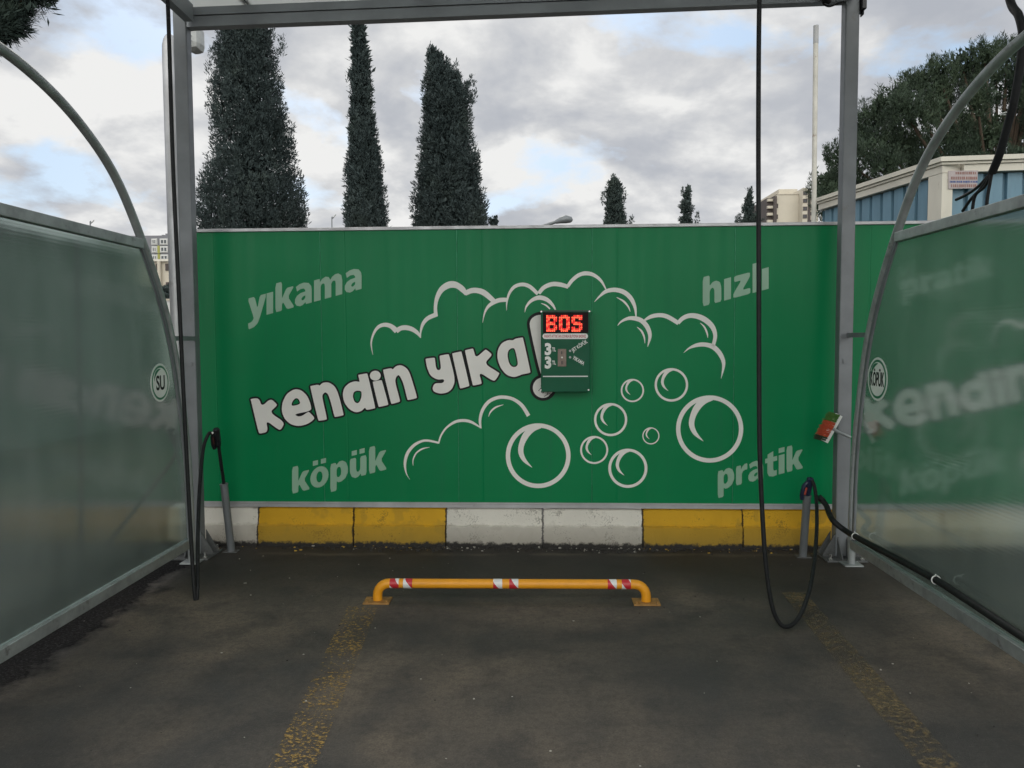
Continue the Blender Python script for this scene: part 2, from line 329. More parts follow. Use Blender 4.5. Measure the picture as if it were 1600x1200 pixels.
# asphalt
def asphalt():
    m, t, b = newmat('asphalt'); v = coord(t)
    s = t.nodes.new('ShaderNodeSeparateXYZ'); L(t, v, s.inputs[0])
    big = noise(t, v, 0.62, 6, 0.6, 0.5); mid = noise(t, v, 3.2, 6, 0.62); fine = noise(t, v, 120, 3, 0.7)
    c = ramp(t, big, [(0.39, (0.059, 0.055, 0.052)), (0.49, (0.106, 0.090, 0.075)), (0.60, (0.176, 0.142, 0.108))])
    c = mix(t, ramp(t, mid, [(0.36, 0.6), (0.52, 0.0)]), c, (0.036, 0.035, 0.035))
    c = mix(t, ramp(t, fine, [(0.35, 0.45), (0.65, 0.0)]), c, (0.028, 0.027, 0.026))
    c = mix(t, ramp(t, fine, [(0.58, 0.0), (0.80, 0.6)]), c, (0.13, 0.125, 0.115))
    med = noise(t, v, 34, 5, 0.7)
    c = mix(t, ramp(t, med, [(0.38, 0.35), (0.54, 0.0)]), c, (0.030, 0.029, 0.028)); c = mix(t, ramp(t, med, [(0.56, 0.0), (0.75, 0.25)]), c, (0.125, 0.112, 0.098))
    tx = math_n(t, 'ADD', s.outputs[0], math_n(t, 'MULTIPLY', math_n(t, 'SUBTRACT', noise(t, v, 0.9, 3), 0.5), 0.35))
    for x0_ in (-0.55, 0.62):
        tm = math_n(t, 'SUBTRACT', 1.0, math_n(t, 'DIVIDE', math_n(t, 'ABSOLUTE', math_n(t, 'SUBTRACT', tx, x0_)), 0.20), True)
        tm = math_n(t, 'MULTIPLY', ramp(t, tm, [(0.0, 0.0), (0.5, 1.0)]), ramp(t, noise(t, v, 2.6, 5, 0.65), [(0.38, 0.0), (0.62, 0.55)]))
        c = mix(t, tm, c, (0.038, 0.038, 0.039))
    # damp band before the kerb
    wob = math_n(t, 'MULTIPLY', math_n(t, 'SUBTRACT', noise(t, v, 1.6, 5, 0.6), 0.5), 1.1)
    yy = math_n(t, 'ADD', s.outputs[1], wob)
    damp = ramp(t, math_n(t, 'DIVIDE', yy, 10.0), [(0.425, 0.0), (0.485, 0.75), (0.60, 0.85), (0.62, 0.0)])
    c = mix(t, damp, c, (0.022, 0.020, 0.018))
    band = math_n(t, 'ADD', s.outputs[1], math_n(t, 'MULTIPLY', math_n(t, 'SUBTRACT', noise(t, v, 2.5, 4), 0.5), 0.14))
    bm_ = math_n(t, 'SUBTRACT', 1.0, math_n(t, 'DIVIDE', math_n(t, 'ABSOLUTE', math_n(t, 'SUBTRACT', band, 5.30)), 0.05), True)
    c = mix(t, math_n(t, 'MULTIPLY', bm_, ramp(t, noise(t, v, 1.7, 3), [(0.42, 0.0), (0.55, 0.8)])), c, (0.10, 0.085, 0.065))
    # loose grit by the left partition; shade under the rail painted into its dark tones
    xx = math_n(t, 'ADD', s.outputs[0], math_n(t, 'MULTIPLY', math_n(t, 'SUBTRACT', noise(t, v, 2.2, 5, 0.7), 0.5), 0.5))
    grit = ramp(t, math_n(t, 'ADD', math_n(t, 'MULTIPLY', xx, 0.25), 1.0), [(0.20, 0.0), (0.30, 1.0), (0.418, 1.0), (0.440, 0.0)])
    grit_shade = ramp(t, noise(t, v, 70, 5, 0.8), [(0.40, (0.010, 0.010, 0.011)), (0.55, (0.022, 0.022, 0.023)), (0.74, (0.10, 0.10, 0.105))])
    c = mix(t, math_n(t, 'MULTIPLY', grit, 0.92), c, grit_shade)
    # oil spots and pale specks
    oil = noise(t, v, 1.9, 3, 0.5); c = mix(t, ramp(t, oil, [(0.70, 0.0), (0.76, 0.75)]), c, (0.016, 0.015, 0.014))
    vo = N(t, 'ShaderNodeTexVoronoi', i_Scale=9.0); L(t, v, vo.inputs[0])
    keep = ramp(t, noise(t, v, 5.0, 2), [(0.60, 0.0), (0.62, 1.0)])
    c = mix(t, math_n(t, 'MULTIPLY', math_n(t, 'LESS_THAN', vo.outputs['Distance'], 0.035), keep), c, (0.42, 0.41, 0.38))
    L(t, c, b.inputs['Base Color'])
    L(t, ramp(t, big, [(0.35, 0.60), (0.65, 0.88)]), b.inputs['Roughness']); L(t, math_n(t, 'MULTIPLY', math_n(t, 'SUBTRACT', 1.0, grit), 0.35), b.inputs['Specular IOR Level'])
    h = math_n(t, 'ADD', fine, math_n(t, 'MULTIPLY', noise(t, v, 300, 2), 0.5)); bump(t, b, h, 0.55, 0.006)
    return m
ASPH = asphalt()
def worn_line(name, col, col2, lo, hi, scale, streak=(1, 1, 1), patchy=0.25):
    m, t, b = newmat(name); v = coord(t, streak); out = t.nodes['Material Output']
    n = noise(t, v, scale, 6, 0.75); big = noise(t, coord(t), 2.4, 3)
    f = math_n(t, 'ADD', n, math_n(t, 'MULTIPLY', math_n(t, 'SUBTRACT', big, 0.5), patchy))
    mask = ramp(t, f, [(lo, 0.0), (hi, 1.0)])
    L(t, ramp(t, noise(t, v, scale * 2, 4), [(0.35, col2), (0.65, col)]), b.inputs['Base Color']); b.inputs['Roughness'].default_value = 0.8
    tr = N(t, 'ShaderNodeBsdfTransparent'); mx = N(t, 'ShaderNodeMixShader'); L(t, mask, mx.inputs[0]); L(t, tr.outputs[0], mx.inputs[1]); L(t, b.outputs[0], mx.inputs[2]); L(t, mx.outputs[0], out.inputs[0])
    bump(t, b, n, 0.3, 0.004)
    return m
LINEA = worn_line('worn_yellow_line', (0.37, 0.235, 0.062), (0.19, 0.125, 0.045), 0.545, 0.575, 50, (1, 1.4, 1))
LINEB = worn_line('dirty_yellow_line', (0.185, 0.135, 0.065), (0.10, 0.08, 0.048), 0.42, 0.66, 34, (1, 1, 1), 0.5)
def stripes():
    m, t, b = newmat('red_white_reflective_tape'); s = t.nodes.new('ShaderNodeSeparateXYZ'); L(t, coord(t), s.inputs[0])
    f = math_n(t, 'FRACT', math_n(t, 'MULTIPLY', math_n(t, 'ADD', math_n(t, 'ADD', s.outputs[0], 10.0), math_n(t, 'MULTIPLY', s.outputs[2], 0.8)), 9.0))
    L(t, mix(t, math_n(t, 'GREATER_THAN', f, 0.52), (0.66, 0.66, 0.66), (0.46, 0.02, 0.03)), b.inputs['Base Color']); b.inputs['Roughness'].default_value = 0.35; return m
TAPE = stripes()

# ------------------------------------------------------------------ ground
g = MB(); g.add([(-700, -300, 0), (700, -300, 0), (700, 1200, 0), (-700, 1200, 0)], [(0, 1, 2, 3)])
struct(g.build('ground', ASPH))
def lane(px_pairs, mat):
    b = MB(); z = 0.004
    for (a, c), (d, e) in zip(px_pairs[:-1], px_pairs[1:]):
        b.add([(a[0], a[1], z), (c[0], c[1], z), (e[0], e[1], z), (d[0], d[1], z)], [(0, 1, 2, 3)])
    return struct(b.build('road_marking', mat))
lane([((-1.055, 4.22), (-0.885, 4.22)), ((-0.94, 2.6), (-0.775, 2.6)), ((-0.84, 1.0), (-0.68, 1.0))], LINEA)
lane([((1.455, 4.5), (1.59, 4.5)), ((1.345, 2.64), (1.485, 2.64)), ((1.28, 1.0), (1.42, 1.0))], LINEB)

# ------------------------------------------------------------------ printed wall
def curve_mesh(polys, extrude=1.0, offset=0.0):
    cu = bpy.data.curves.new('tmp', 'CURVE'); cu.dimensions = '2D'; cu.fill_mode = 'BOTH'; cu.extrude = extrude; cu.offset = offset
    for poly in polys:
        s = cu.splines.new('POLY'); s.points.add(len(poly) - 1); s.use_cyclic_u = True
        for i, p in enumerate(poly): s.points[i].co = (p[0], -p[1], 0, 1)
    o = bpy.data.objects.new('tmp', cu); me = bpy.data.meshes.new_from_object(o)
    bpy.data.objects.remove(o); bpy.data.curves.remove(cu); return me
def text_mesh(body, offset=0.0, extrude=0.01, shear=0.0, spacing=1.0):
    cu = bpy.data.curves.new('tmp', 'FONT'); cu.body = body; cu.offset = offset; cu.extrude = extrude; cu.shear = shear; cu.space_character = spacing
    cu.resolution_u = 4
    o = bpy.data.objects.new('tmp', cu); me = bpy.data.meshes.new_from_object(o)
    bpy.data.objects.remove(o); bpy.data.curves.remove(cu); return me
def put(me, name, mat, parent, fn, layer, thick=0.0008):   # fn: (x, y) of the flat shape -> wall point; layer: distance before the surface
    zs = [v.co.z for v in me.vertices]; z0, z1 = min(zs), max(zs); out = []
    for v in me.vertices:
        p = fn(v.co.x, v.co.y); out.append(Vector((p.x, p.y - layer - thick * ((v.co.z - z0) / max(z1 - z0, 1e-9)), p.z)))
    for v, p in zip(me.vertices, out): v.co = p
    me.name = name; me.materials.clear(); me.materials.append(mat)
    me.polygons.foreach_set('use_smooth', [False] * len(me.polygons)); me.update()
    o = bpy.data.objects.new(name, me); C.objects.link(o); o.parent = parent; WM[o] = WM[parent]; return o
def chaikin(p, it=2, q=0.22):
    p = [Vector((a[0], a[1])) for a in p]
    for _ in range(it):
        o = []
        for i in range(len(p)):
            a, b = p[i], p[(i + 1) % len(p)]; o += [a.lerp(b, q), a.lerp(b, 1 - q)]
        p = o
    return p
def zoomed(pts, ox, oy, s): return [(ox + a[0] / s, oy + a[1] / s) for a in pts]
def stroke_poly(ch, ox, oy, s):
    P = catmull([(ox + a[0] / s, oy + a[1] / s, a[2] / s / 2) for a in ch], 7); lft, rgt = [], []
    for i, p in enumerate(P):
        t = (P[min(i + 1, len(P) - 1)] - P[max(i - 1, 0)]); t = Vector((t.x, t.y)).normalized(); n = Vector((-t.y, t.x)); h = max(p.z, 0.25)
        lft.append(Vector((p.x, p.y)) + n * h); rgt.append(Vector((p.x, p.y)) - n * h)
    return lft + rgt[::-1]
wallpx = lambda x, y: WP(x, -y)

seams = [-2.50] + [WP(x, 560).x for x in (503, 715, 925, 1147)] + [2.16]
ZB, ZT = 0.312, 2.285
def wall_panel(a, b, name='wall_panel', parent=None):
    mb = MB(); a += 0.002; b -= 0.002
    prof = [(a, 0.003), (a + 0.003, 0.0)]
    for gx in (0.17,):
        if a + gx + 0.03 < b: prof += [(a + gx, 0.0), (a + gx + 0.006, 0.002), (a + gx + 0.012, 0.0)]
    prof += [(b - 0.003, 0.0), (b, 0.003), (b, 0.05), (a, 0.05)]
    mb.prism([(x, y, ZB) for x, y in prof], (0, 0, ZT - ZB)); return mb.build(name, GREEN, parent, local=True)
def make_wall(label, edges, x0, x1):
    root = empty('printed_wall', label, 'panel wall', None, 'printed green walls of the wash bays', WALL_M)
    for a, b in zip(edges[:-1], edges[1:]): wall_panel(a, b, parent=root)
    mb = MB()
    for e in edges[1:-1]: mb.span((e - 0.0019, 0.0006, ZB), (e + 0.0022, 0.03, ZT))
    mb.build('joint_strip', SEAL, root, local=True)
    MB().span((x0, -0.014, ZT + 0.001), (x1, 0.06, ZT + 0.024)).build('top_trim', ALU, root, local=True, bevel=0.003)
    b = MB(); b.span((x0, -0.012, ZB - 0.026), (x1, 0.055, ZB - 0.001)); b.span((x0, -0.009, ZB + 0.0005), (x1, -0.0005, ZB + 0.012)); b.build('bottom_trim', ALU, root, local=True)
    bk = MB()
    for xx in (x0 + 0.3, (x0 + x1) / 2, x1 - 0.3): bk.span((xx - 0.04, 0.062, 0.0), (xx + 0.04, 0.14, ZT))
    bk.build('back_post', GALV, root, local=True)
    return root
wall = make_wall('green printed panel wall with white slogan, bubbles and red display box', seams, -2.50, 2.16)

def S1(p): return chaikin(zoomed(p, 380, 560, 5.714))
def S2(p): return chaikin(zoomed(p, 640, 470, 6.667))
def circ(cx, cy, r, n=48, ry=None): return [(cx + r * math.cos(2 * math.pi * i / n), cy + (ry or r) * math.sin(2 * math.pi * i / n)) for i in range(n)]
letters = [
 ([S1([(70,372),(66,362),(140,352),(168,430),(245,357),(302,408),(298,425),(236,482),(372,570),(342,632),(318,638),(203,550),(224,655),(150,672),(138,660)])], []),
 ([S1([(345,450),(352,390),(390,315),(460,272),(520,283),(575,335),(605,415),(610,468),(455,497),(490,520),(530,512),(578,478),(592,480),(640,530),(620,556),(570,588),(500,605),(430,592),(375,545),(350,490)])], [S1([(430,428),(438,385),(470,352),(497,362),(515,408)])]),
 ([S1([(598,250),(605,246),(670,233),(682,245),(710,216),(765,212),(820,250),(852,320),(898,500),(892,508),(820,524),(815,515),(785,395),(760,320),(735,300),(713,316),(705,345),(750,540),(742,547),(678,557),(670,550)])], []),
 ([S1([(1028,150),(1033,146),(1105,133),(1110,140),(1130,220),(1180,438),(1175,446),(1100,462),(1090,435),(1060,468),(1010,484),(950,457),(903,395),(888,320),(903,260),(950,218),(1000,203),(1040,210),(1040,200)])], [S1([(978,340),(988,298),(1020,286),(1058,293),(1058,340),(1042,387),(1020,402),(993,387)])]),
 ([zoomed(circ(1180, 154, 48, 28, 44), 380, 560, 5.714)], []),
 ([S1([(1156,212),(1162,206),(1235,193),(1240,200),(1297,408),(1292,416),(1215,434),(1208,428)])], []),
 ([S1([(1248,105),(1254,100),(1322,86),(1335,100),(1365,68),(1410,58),(1462,88),(1492,140),(1553,345),(1546,356),(1474,372),(1466,366),(1432,225),(1402,160),(1385,146),(1364,168),(1356,210),(1402,378),(1396,388),(1328,407),(1320,400)])], []),
 ([S2([(166,610),(172,602),(258,592),(264,600),(275,700),(295,724),(320,717),(328,690),(312,580),(318,570),(402,555),(412,565),(465,770),(470,850),(442,920),(390,958),(320,968),(255,948),(238,915),(253,873),(275,858),(340,858),(360,842),(358,815),(290,822),(218,782),(183,700)])], []),
 ([S2([(443,552),(450,546),(535,527),(542,532),(624,880),(618,890),(532,914),(524,908)])], []),
 ([S2([(576,520),(582,514),(655,497),(664,502),(690,597),(788,508),(800,510),(852,550),(853,572),(776,655),(934,750),(934,762),(905,812),(875,840),(720,738),(752,855),(746,866),(665,883),(657,876)])], []),
 ([S2([(1080,412),(1100,394),(1175,382),(1182,388),(1260,740),(1254,750),(1165,768),(1140,780),(1085,797),(1008,772),(948,700),(913,600),(918,510),(960,438),(1030,408)])], [S2([(1018,570),(1028,518),(1060,493),(1097,493),(1132,655),(1112,687),(1075,692),(1038,660)])]),
 ([S2([(1248,260),(1258,200),(1300,160),(1360,143),(1450,160),(1490,240),(1470,560),(1440,760),(1400,800),(1360,760)])], []),
 ([zoomed(circ(1390, 905, 106, 40), 640, 470, 6.667)], []),
]
clouds = []
def CH(ox, oy, s, *chains):
    for c in chains: clouds.append(stroke_poly(c, ox, oy, s))
CH(560, 400, 5,
 [(113,772,2),(100,680,12),(122,600,18),(160,552,26),(210,537,32),(260,552,36),(300,588,42)],
 [(296,588,36),(330,565,36),(375,560,38),(425,575,34),(465,605,26),(487,640,6)],
 [(487,637,4),(487,590,14),(505,530,26),(545,485,32),(614,455,34)],
 [(606,470,30),(602,400,26),(614,330,32),(645,268,42),(690,233,50),(735,222,52),(780,235,46),(820,268,42),(840,305,14)],
 [(834,292,38),(880,272,40),(930,270,42),(985,290,44),(1058,352,36)],
 [(970,520,2),(985,450,12),(1010,400,22),(1050,367,30),(1100,345,34),(1158,342,32)],
 [(1158,425,2),(1160,360,12),(1180,290,20),(1220,240,26),(1280,222,28),(1340,240,30),(1402,297,26)],
 [(1300,440,2),(1312,395,14),(1350,350,24),(1410,325,34),(1470,340,32),(1515,380,22),(1540,420,10)],
 [(1428,370,4),(1465,385,12),(1497,414,10)])
CH(820, 410, 4.706,
 [(103,228,26),(140,185,30),(200,160,32),(260,163,32),(320,180,28)],
 [(314,178,24),(350,130,26),(400,92,28),(455,80,30),(510,95,26),(560,135,20),(597,198,8)],
 [(512,290,3),(550,250,14),(600,212,28),(665,202,32),(730,220,34),(780,265,32),(810,330,22),(818,402,8)],
 [(675,257,4),(725,285,14),(760,325,12),(775,362,3)],
 [(682,465,3),(710,435,14),(760,412,24),(810,412,32),(860,430,34),(900,475,34),(920,540,26),(903,620,4)],
 [(825,475,3),(858,505,14),(878,550,12),(883,595,3)],
 [(880,425,14),(930,398,28),(990,388,30),(1050,400,32),(1130,447,30)],
 [(1126,447,26),(1160,412,30),(1210,392,34),(1270,397,38),(1330,425,40),(1380,475,36),(1400,540,28),(1384,615,26)],
 [(1290,445,3),(1320,475,12),(1340,520,12),(1345,555,3)],
 [(1168,665,2),(1210,630,14),(1270,607,28),(1330,605,32),(1390,625,36),(1440,680,34),(1462,750,24),(1443,855,2)])
CH(600, 600, 5.333,
 [(215,795,2),(185,740,10),(175,660,22),(195,580,26),(245,515,24),(310,478,20),(370,472,18),(457,490,16)],
 [(455,495,12),(475,430,14),(520,365,16),(590,317,22),(660,304,24),(730,318,22),(812,368,8)],
 [(806,368,14),(800,300,22),(820,220,26),(870,150,28),(940,115,28),(1005,110,28),(1080,128,28),(1150,180,30),(1205,265,32)],
 [(870,272,3),(890,230,12),(930,195,14),(995,172,3)],
 [(243,680,3),(243,630,10),(270,575,12),(320,540,12),(380,527,3)])
def outline_mesh(poly, grow, inn, hole=False):
    P = [Vector((p[0], p[1])) for p in poly]; n = len(P)
    area = sum(P[i].x * P[(i + 1) % n].y - P[(i + 1) % n].x * P[i].y for i in range(n)); sg = 1 if area > 0 else -1
    if hole: sg = -sg
    vs, fs = [], []
    for z in (-1, 1):
        for i in range(n):
            t = P[(i + 1) % n] - P[i - 1]; t.normalize(); nn = Vector((t.y, -t.x)) * sg
            a, b = P[i] + nn * grow, P[i] - nn * inn; vs += [(a.x, -a.y, z), (b.x, -b.y, z)]
    for i in range(n):
        j = (i + 1) % n
        for o in (0, 2 * n): fs.append((o + 2 * i, o + 2 * j, o + 2 * j + 1, o + 2 * i + 1))
        fs.append((2 * i, 2 * j, 2 * n + 2 * j, 2 * n + 2 * i))
    me = bpy.data.meshes.new('tmp'); me.from_pydata(vs, [], fs); return me
def join_mesh(ms):
    bm = bmesh.new()
    for m_ in ms: bm.from_mesh(m_); bpy.data.meshes.remove(m_)
    me = bpy.data.meshes.new('tmp'); bm.to_mesh(me); bm.free(); return me
def slogan_parts(parent, dx=0.0):
    f = (lambda x, y: WP(x, -y) + Vector((dx, 0, 0)))
    for k, (outs, holes) in enumerate(letters):
        gw = 4.6 if k >= len(letters) - 2 else 2.9        # the exclamation mark has the heavier rim
        o = put(curve_mesh(outs + holes, 1.0), 'letter', VINYL, parent, f, 0.0022)
        put(join_mesh([outline_mesh(p, gw, 1.2) for p in outs] + [outline_mesh(p, 2.0, 1.2, True) for p in holes]), 'letter_outline', VINYLB, o, f, 0.0006)
def cloud_part(parent, dx=0.0):
    # every stroke is one curve; two layers keep overlapping strokes apart
    f = (lambda x, y: WP(x, -y) + Vector((dx, 0, 0)))
    for i, c in enumerate(clouds):
        put(curve_mesh([c], 1.0), 'cloud_line', VINYL, parent, f, 0.0006 + 0.0003 * (i % 2), 0.0004)
slogan_parts(wall); cloud_part(wall)
def bubble(cx, cy, r, wd, parent, dx=0.0):
    f = (lambda x, y: WP(x, -y) + Vector((dx, 0, 0)))
    ring = [circ(cx, cy, r, 64), circ(cx, cy, r - wd, 64)]
    o = put(curve_mesh(ring, 1.0), 'bubble', VINYL, parent, f, 0.0006)
    ch = [(cx + a * r, cy + b_ * r, c * r) for a, b_, c in ((0.08,-.90,.10),(-.16,-.83,.17),(-.36,-.66,.20),(-.50,-.38,.17),(-.535,-.12,.16),(-.43,.13,.12),(-.19,.36,.012))]
    put(curve_mesh([stroke_poly(ch, 0, 0, 1)], 1.0), 'bubble_shine', VINYL, o, f, 0.0018)
for bb in ((840.9,712,50.6,6.8),(988.1,610.1,18.2,2.5),(1049,601.3,26.2,3.6),(954.1,655.6,25.9,3.6),(928.4,703,21.9,2.9),(981,731.6,30.6,4.4),(1017,681,13.3,1.7),(1108.8,670.3,52.5,6.8)):
    bubble(*bb, wall)
_x = text_mesh('k'); KH = max(v.co.y for v in _x.vertices)
def rect(x0, y0, x1, y1): return [(x0, y0), (x1, y0), (x1, y1), (x0, y1)]
GLY = {
 'y': ([[(0,1),(.36,1),(.51,.42),(.64,1),(.99,1),(.64,-.02),(.52,-.28),(.32,-.42),(.06,-.46),(.02,-.17),(.18,-.15),(.28,-.07),(.32,.03)]], .98),
 '\u0131': ([rect(0,0,.34,1)], .46),
 'k': ([[(0,0),(.34,0),(.34,.30),(.40,.38),(.60,0),(.99,0),(.65,.56),(.97,1),(.58,1),(.38,.64),(.34,.56),(.34,1.35),(0,1.35)]], 1.0),
 'a': ([[(.06,.93),(.25,1.01),(.48,1.03),(.72,.95),(.85,.78),(.88,.6),(.88,.0),(.58,0),(.56,.1),(.42,0),(.28,-.03),(.1,.04),(.01,.18),(.02,.36),(.12,.5),(.3,.58),(.55,.60),(.54,.68),(.46,.76),(.3,.77),(.12,.70)], [(.55,.42),(.42,.39),(.34,.31),(.37,.22),(.46,.22),(.55,.30)]], 1.0),
 'm': ([[(0,0),(.34,0),(.34,.62),(.39,.72),(.47,.75),(.54,.70),(.56,.58),(.56,0),(.89,0),(.89,.62),(.95,.72),(1.03,.75),(1.1,.70),(1.12,.58),(1.12,0),(1.46,0),(1.46,.65),(1.41,.9),(1.25,1.02),(1.08,1.02),(.93,.94),(.84,.82),(.76,.97),(.60,1.03),(.42,.97),(.31,.84),(.29,1),(0,1)]], 1.58),
 '\u00f6': ([[(.5+.5*math.cos(R(a)), .5+.53*math.sin(R(a))) for a in range(0,360,15)], [(.5+.17*math.cos(R(a)), .5+.28*math.sin(R(a))) for a in range(0,360,20)], rect(.14,1.14,.42,1.38), rect(.58,1.14,.86,1.38)], 1.1),
 'p': ([[(0,-.42),(.34,-.42),(.34,.06),(.44,-.02),(.6,-.02),(.82,.1),(.96,.36),(.96,.62),(.86,.9),(.66,1.03),(.48,1.02),(.33,.88),(.29,1),(0,1)], [(.34,.35),(.39,.25),(.48,.24),(.58,.34),(.60,.52),(.56,.70),(.47,.77),(.38,.72),(.34,.62)]], 1.07),
 '\u00fc': ([[(0,1),(.34,1),(.34,.42),(.38,.28),(.46,.25),(.54,.31),(.57,.42),(.57,1),(.91,1),(.91,0),(.62,0),(.60,.14),(.46,.0),(.3,-.03),(.1,.08),(.0,.34)], rect(.1,1.14,.38,1.38), rect(.53,1.14,.81,1.38)], 1.05),
 'h': ([[(0,0),(.34,0),(.34,.58),(.39,.70),(.48,.75),(.56,.68),(.58,.56),(.58,0),(.92,0),(.92,.66),(.85,.92),(.66,1.03),(.48,1.0),(.34,.86),(.34,1.35),(0,1.35)]], 1.06),
 'z': ([[(0,0),(.84,0),(.84,.27),(.44,.27),(.82,.79),(.82,1),(.04,1),(.04,.73),(.40,.73),(0,.21)]], .95),
 'l': ([rect(0,0,.34,1.35)], .46),
 'r': ([[(0,0),(.34,0),(.34,.52),(.40,.66),(.52,.71),(.66,.70),(.66,1.03),(.5,1.02),(.36,.9),(.30,.78),(.28,1),(0,1)]], .71),
 't': ([[(.13,.76),(.0,.76),(.0,1),(.14,1),(.14,1.2),(.47,1.3),(.47,1),(.70,1),(.70,.76),(.47,.76),(.47,.36),(.51,.27),(.58,.26),(.68,.27),(.68,.0),(.45,-.03),(.22,.04),(.13,.22)]], .79),
 'i': ([rect(0,0,.34,1), rect(0,1.12,.34,1.37)], .46)}
def word(body, x0, x1, ybase, slope, asc, parent, mat=None, dx=0.0, bold=0.045):
    polys, pen = [], 0.0
    for ch in body:
        ps, adv = GLY[ch]
        for p in ps:
            q = chaikin(p, 1, 0.14) if 4 < len(p) < 18 else p
            polys.append([(a[0] + pen, a[1]) for a in q])
        pen += adv
    wd = max(p[0] for q in polys for p in q); sx = (x1 - x0) / wd; sy = asc / 1.35
    out = [[(x0 + p[0] * sx, ybase + slope * p[0] * sx - p[1] * sy) for p in q] for q in polys]
    return put(curve_mesh(out, 1.0), 'printed_word', mat or VINYLP, parent, (lambda x, y: WP(x, -y) + Vector((dx, 0, 0))), 0.0006)
word('y\u0131kama', 387, 565, 500, -0.274, 45, wall)
word('k\u00f6p\u00fck', 456.5, 603.5, 771.5, -0.258, 41.5, wall)
word('h\u0131zl\u0131', 1098, 1201, 478.7, -0.268, 45.5, wall)
word('pratik', 1121.5, 1254, 766, -0.26, 40, wall)
# small script on the dot of the exclamation mark
me = text_mesh('Tu yu', 0.0, 0.01, 0.3)
for v in me.vertices:
    a = R(-30); X, Y_ = v.co.x * 11, v.co.y * 14; v.co.x, v.co.y = 838.5 + X * math.cos(a) - Y_ * math.sin(a) * -1 * -1, -(609 - (X * math.sin(a) + Y_ * math.cos(a)))
put(me, 'printed_script', VINYLB, wall, wallpx, 0.0034)

# the next bay's wall to the right, seen through the partition
DX = WP(1345, 650).x - WP(393, 650).x
wall2 = make_wall('green printed panel wall of the next bay behind the right partition', [2.166, 3.15, 4.13, 5.11, 6.09, 6.9], 2.166, 6.9)
slogan_parts(wall2, DX); cloud_part(wall2, DX)
for bb in ((840.9,712,50.6,6.8),(1049,601.3,26.2,3.6),(954.1,655.6,25.9,3.6)): bubble(*bb, wall2, DX)
word('pratik', 1410, 1552, 467, -0.25, 38, wall2)
word('k\u00f6p\u00fck', 456.5, 603.5, 771.5, -0.258, 41.5, wall2, dx=DX)

# ------------------------------------------------------------------ kerb blocks
edges = [-2.72, -2.034, -1.325, -0.646, 0.057, 0.776, 1.486, 2.185, 2.89, 3.6, 4.3, 5.0, 5.7]
kcol = 'WYYWWYYWWYYW'
klab = ['white kerb block at the left steel post, half hidden by it', 'yellow kerb block beside the left white one, with a brown drip stain',
 'yellow kerb block left of the two middle white blocks', 'white kerb block left of centre, under the big left bubble', 'white kerb block with a dark scuff, left of the right yellow pair',
 'yellow kerb block right of the scuffed white block', 'yellow kerb block behind the right lance holder, at the right post',
 'white kerb block of the next bay, nearest the right post', 'white kerb block of the next bay, one farther right', 'yellow kerb block of the next bay, nearest the post', 'yellow kerb block of the next bay, farther from the post', 'white kerb block at the far right end of the next bay']
for i in range(12):
    a, b_ = edges[i] + 0.004, edges[i + 1] - 0.004; cx = (a + b_) / 2; rnd = random.Random(i)
    mb = MB(); dy = rnd.uniform(-0.004, 0.004); n = 10; zt = 0.278 + rnd.uniform(-0.003, 0.003)
    prof = [(0.0, 0.0), (0.0, 0.15), (0.022, 0.158), (0.032, zt - 0.01), (0.045, zt), (0.16, zt), (0.16, 0.0)]
    bm_rows = []
    for k in range(n + 1):
        x = a + (b_ - a) * k / n; e = 0.006 if k in (0, n) else 0
        bm_rows.append([(x - cx, y + dy + (e if y < 0.1 else 0) + rnd.uniform(-1, 1) * (0.0025 if z < 0.16 else 0.0012), z - (e if z > 0.2 else 0) + (rnd.uniform(-0.004, 0.004) if 0 < z < 0.2 else 0)) for y, z in prof])
    vs = [v for r_ in bm_rows for v in r_]; m_ = len(prof); fs = []
    for k in range(n):
        for j in range(m_):
            fs.append((k * m_ + j, k * m_ + (j + 1) % m_, (k + 1) * m_ + (j + 1) % m_, (k + 1) * m_ + j))
    fs.append(tuple(range(m_))); fs.append(tuple(range(n * m_ + m_ - 1, n * m_ - 1, -1)))
    mb.add(vs, fs); o = mb.build('kerb_block', KWHITE if kcol[i] == 'W' else KYEL)
    o.matrix_world = WALL_M @ Matrix.Translation((cx, -0.03, 0)); tag(o, klab[i], 'kerb', 'painted kerb blocks under the walls')
# flaked paint and crumbs along the kerb foot
rb = MB(); rr = random.Random(3)
CRM = [surf('crumb_pale', (0.36, 0.34, 0.30), 0.85), surf('crumb_dark', (0.035, 0.032, 0.03), 0.9), surf('crumb_yellow', (0.38, 0.24, 0.04), 0.8)]
cl_ = [(rr.uniform(-2.3, 2.1), rr.uniform(0.04, 0.22)) for _ in range(26)]
for i in range(1300):
    c0 = rr.choice(cl_); u = max(-2.4, min(2.1, rr.gauss(c0[0], c0[1]))); d = abs(rr.gauss(0, 0.05)) + 0.025; s_ = 0.0022 + rr.random() ** 3 * 0.010
    white = -0.65 < u < 0.78
    rb.cur = 1 if rr.random() < 0.86 else (0 if white or rr.random() < 0.25 else 2)
    p = WALL_M @ Vector((u, -d, s_ * 0.4)); rb.sphere(p, (s_ * rr.uniform(0.8, 2.0), s_ * rr.uniform(.7, 1.3), s_ * 0.7), 5, 3)
o = rb.build('rubble', CRM); o['kind'] = 'stuff'
# loose grit scattered over the bay
rb = MB()
for i in range(150):
    x, y = rr.uniform(-2.2, 2.0), rr.uniform(1.2, 5.3); s_ = rr.uniform(0.0015, 0.0042)
    rb.cur = 0 if rr.random() < 0.55 else 1
    rb.sphere((x, y, s_ * 0.5), (s_ * rr.uniform(.8, 2), s_ * rr.uniform(.8, 1.4), s_ * 0.7), 5, 3)
o = rb.build('grit', CRM); o['kind'] = 'stuff'

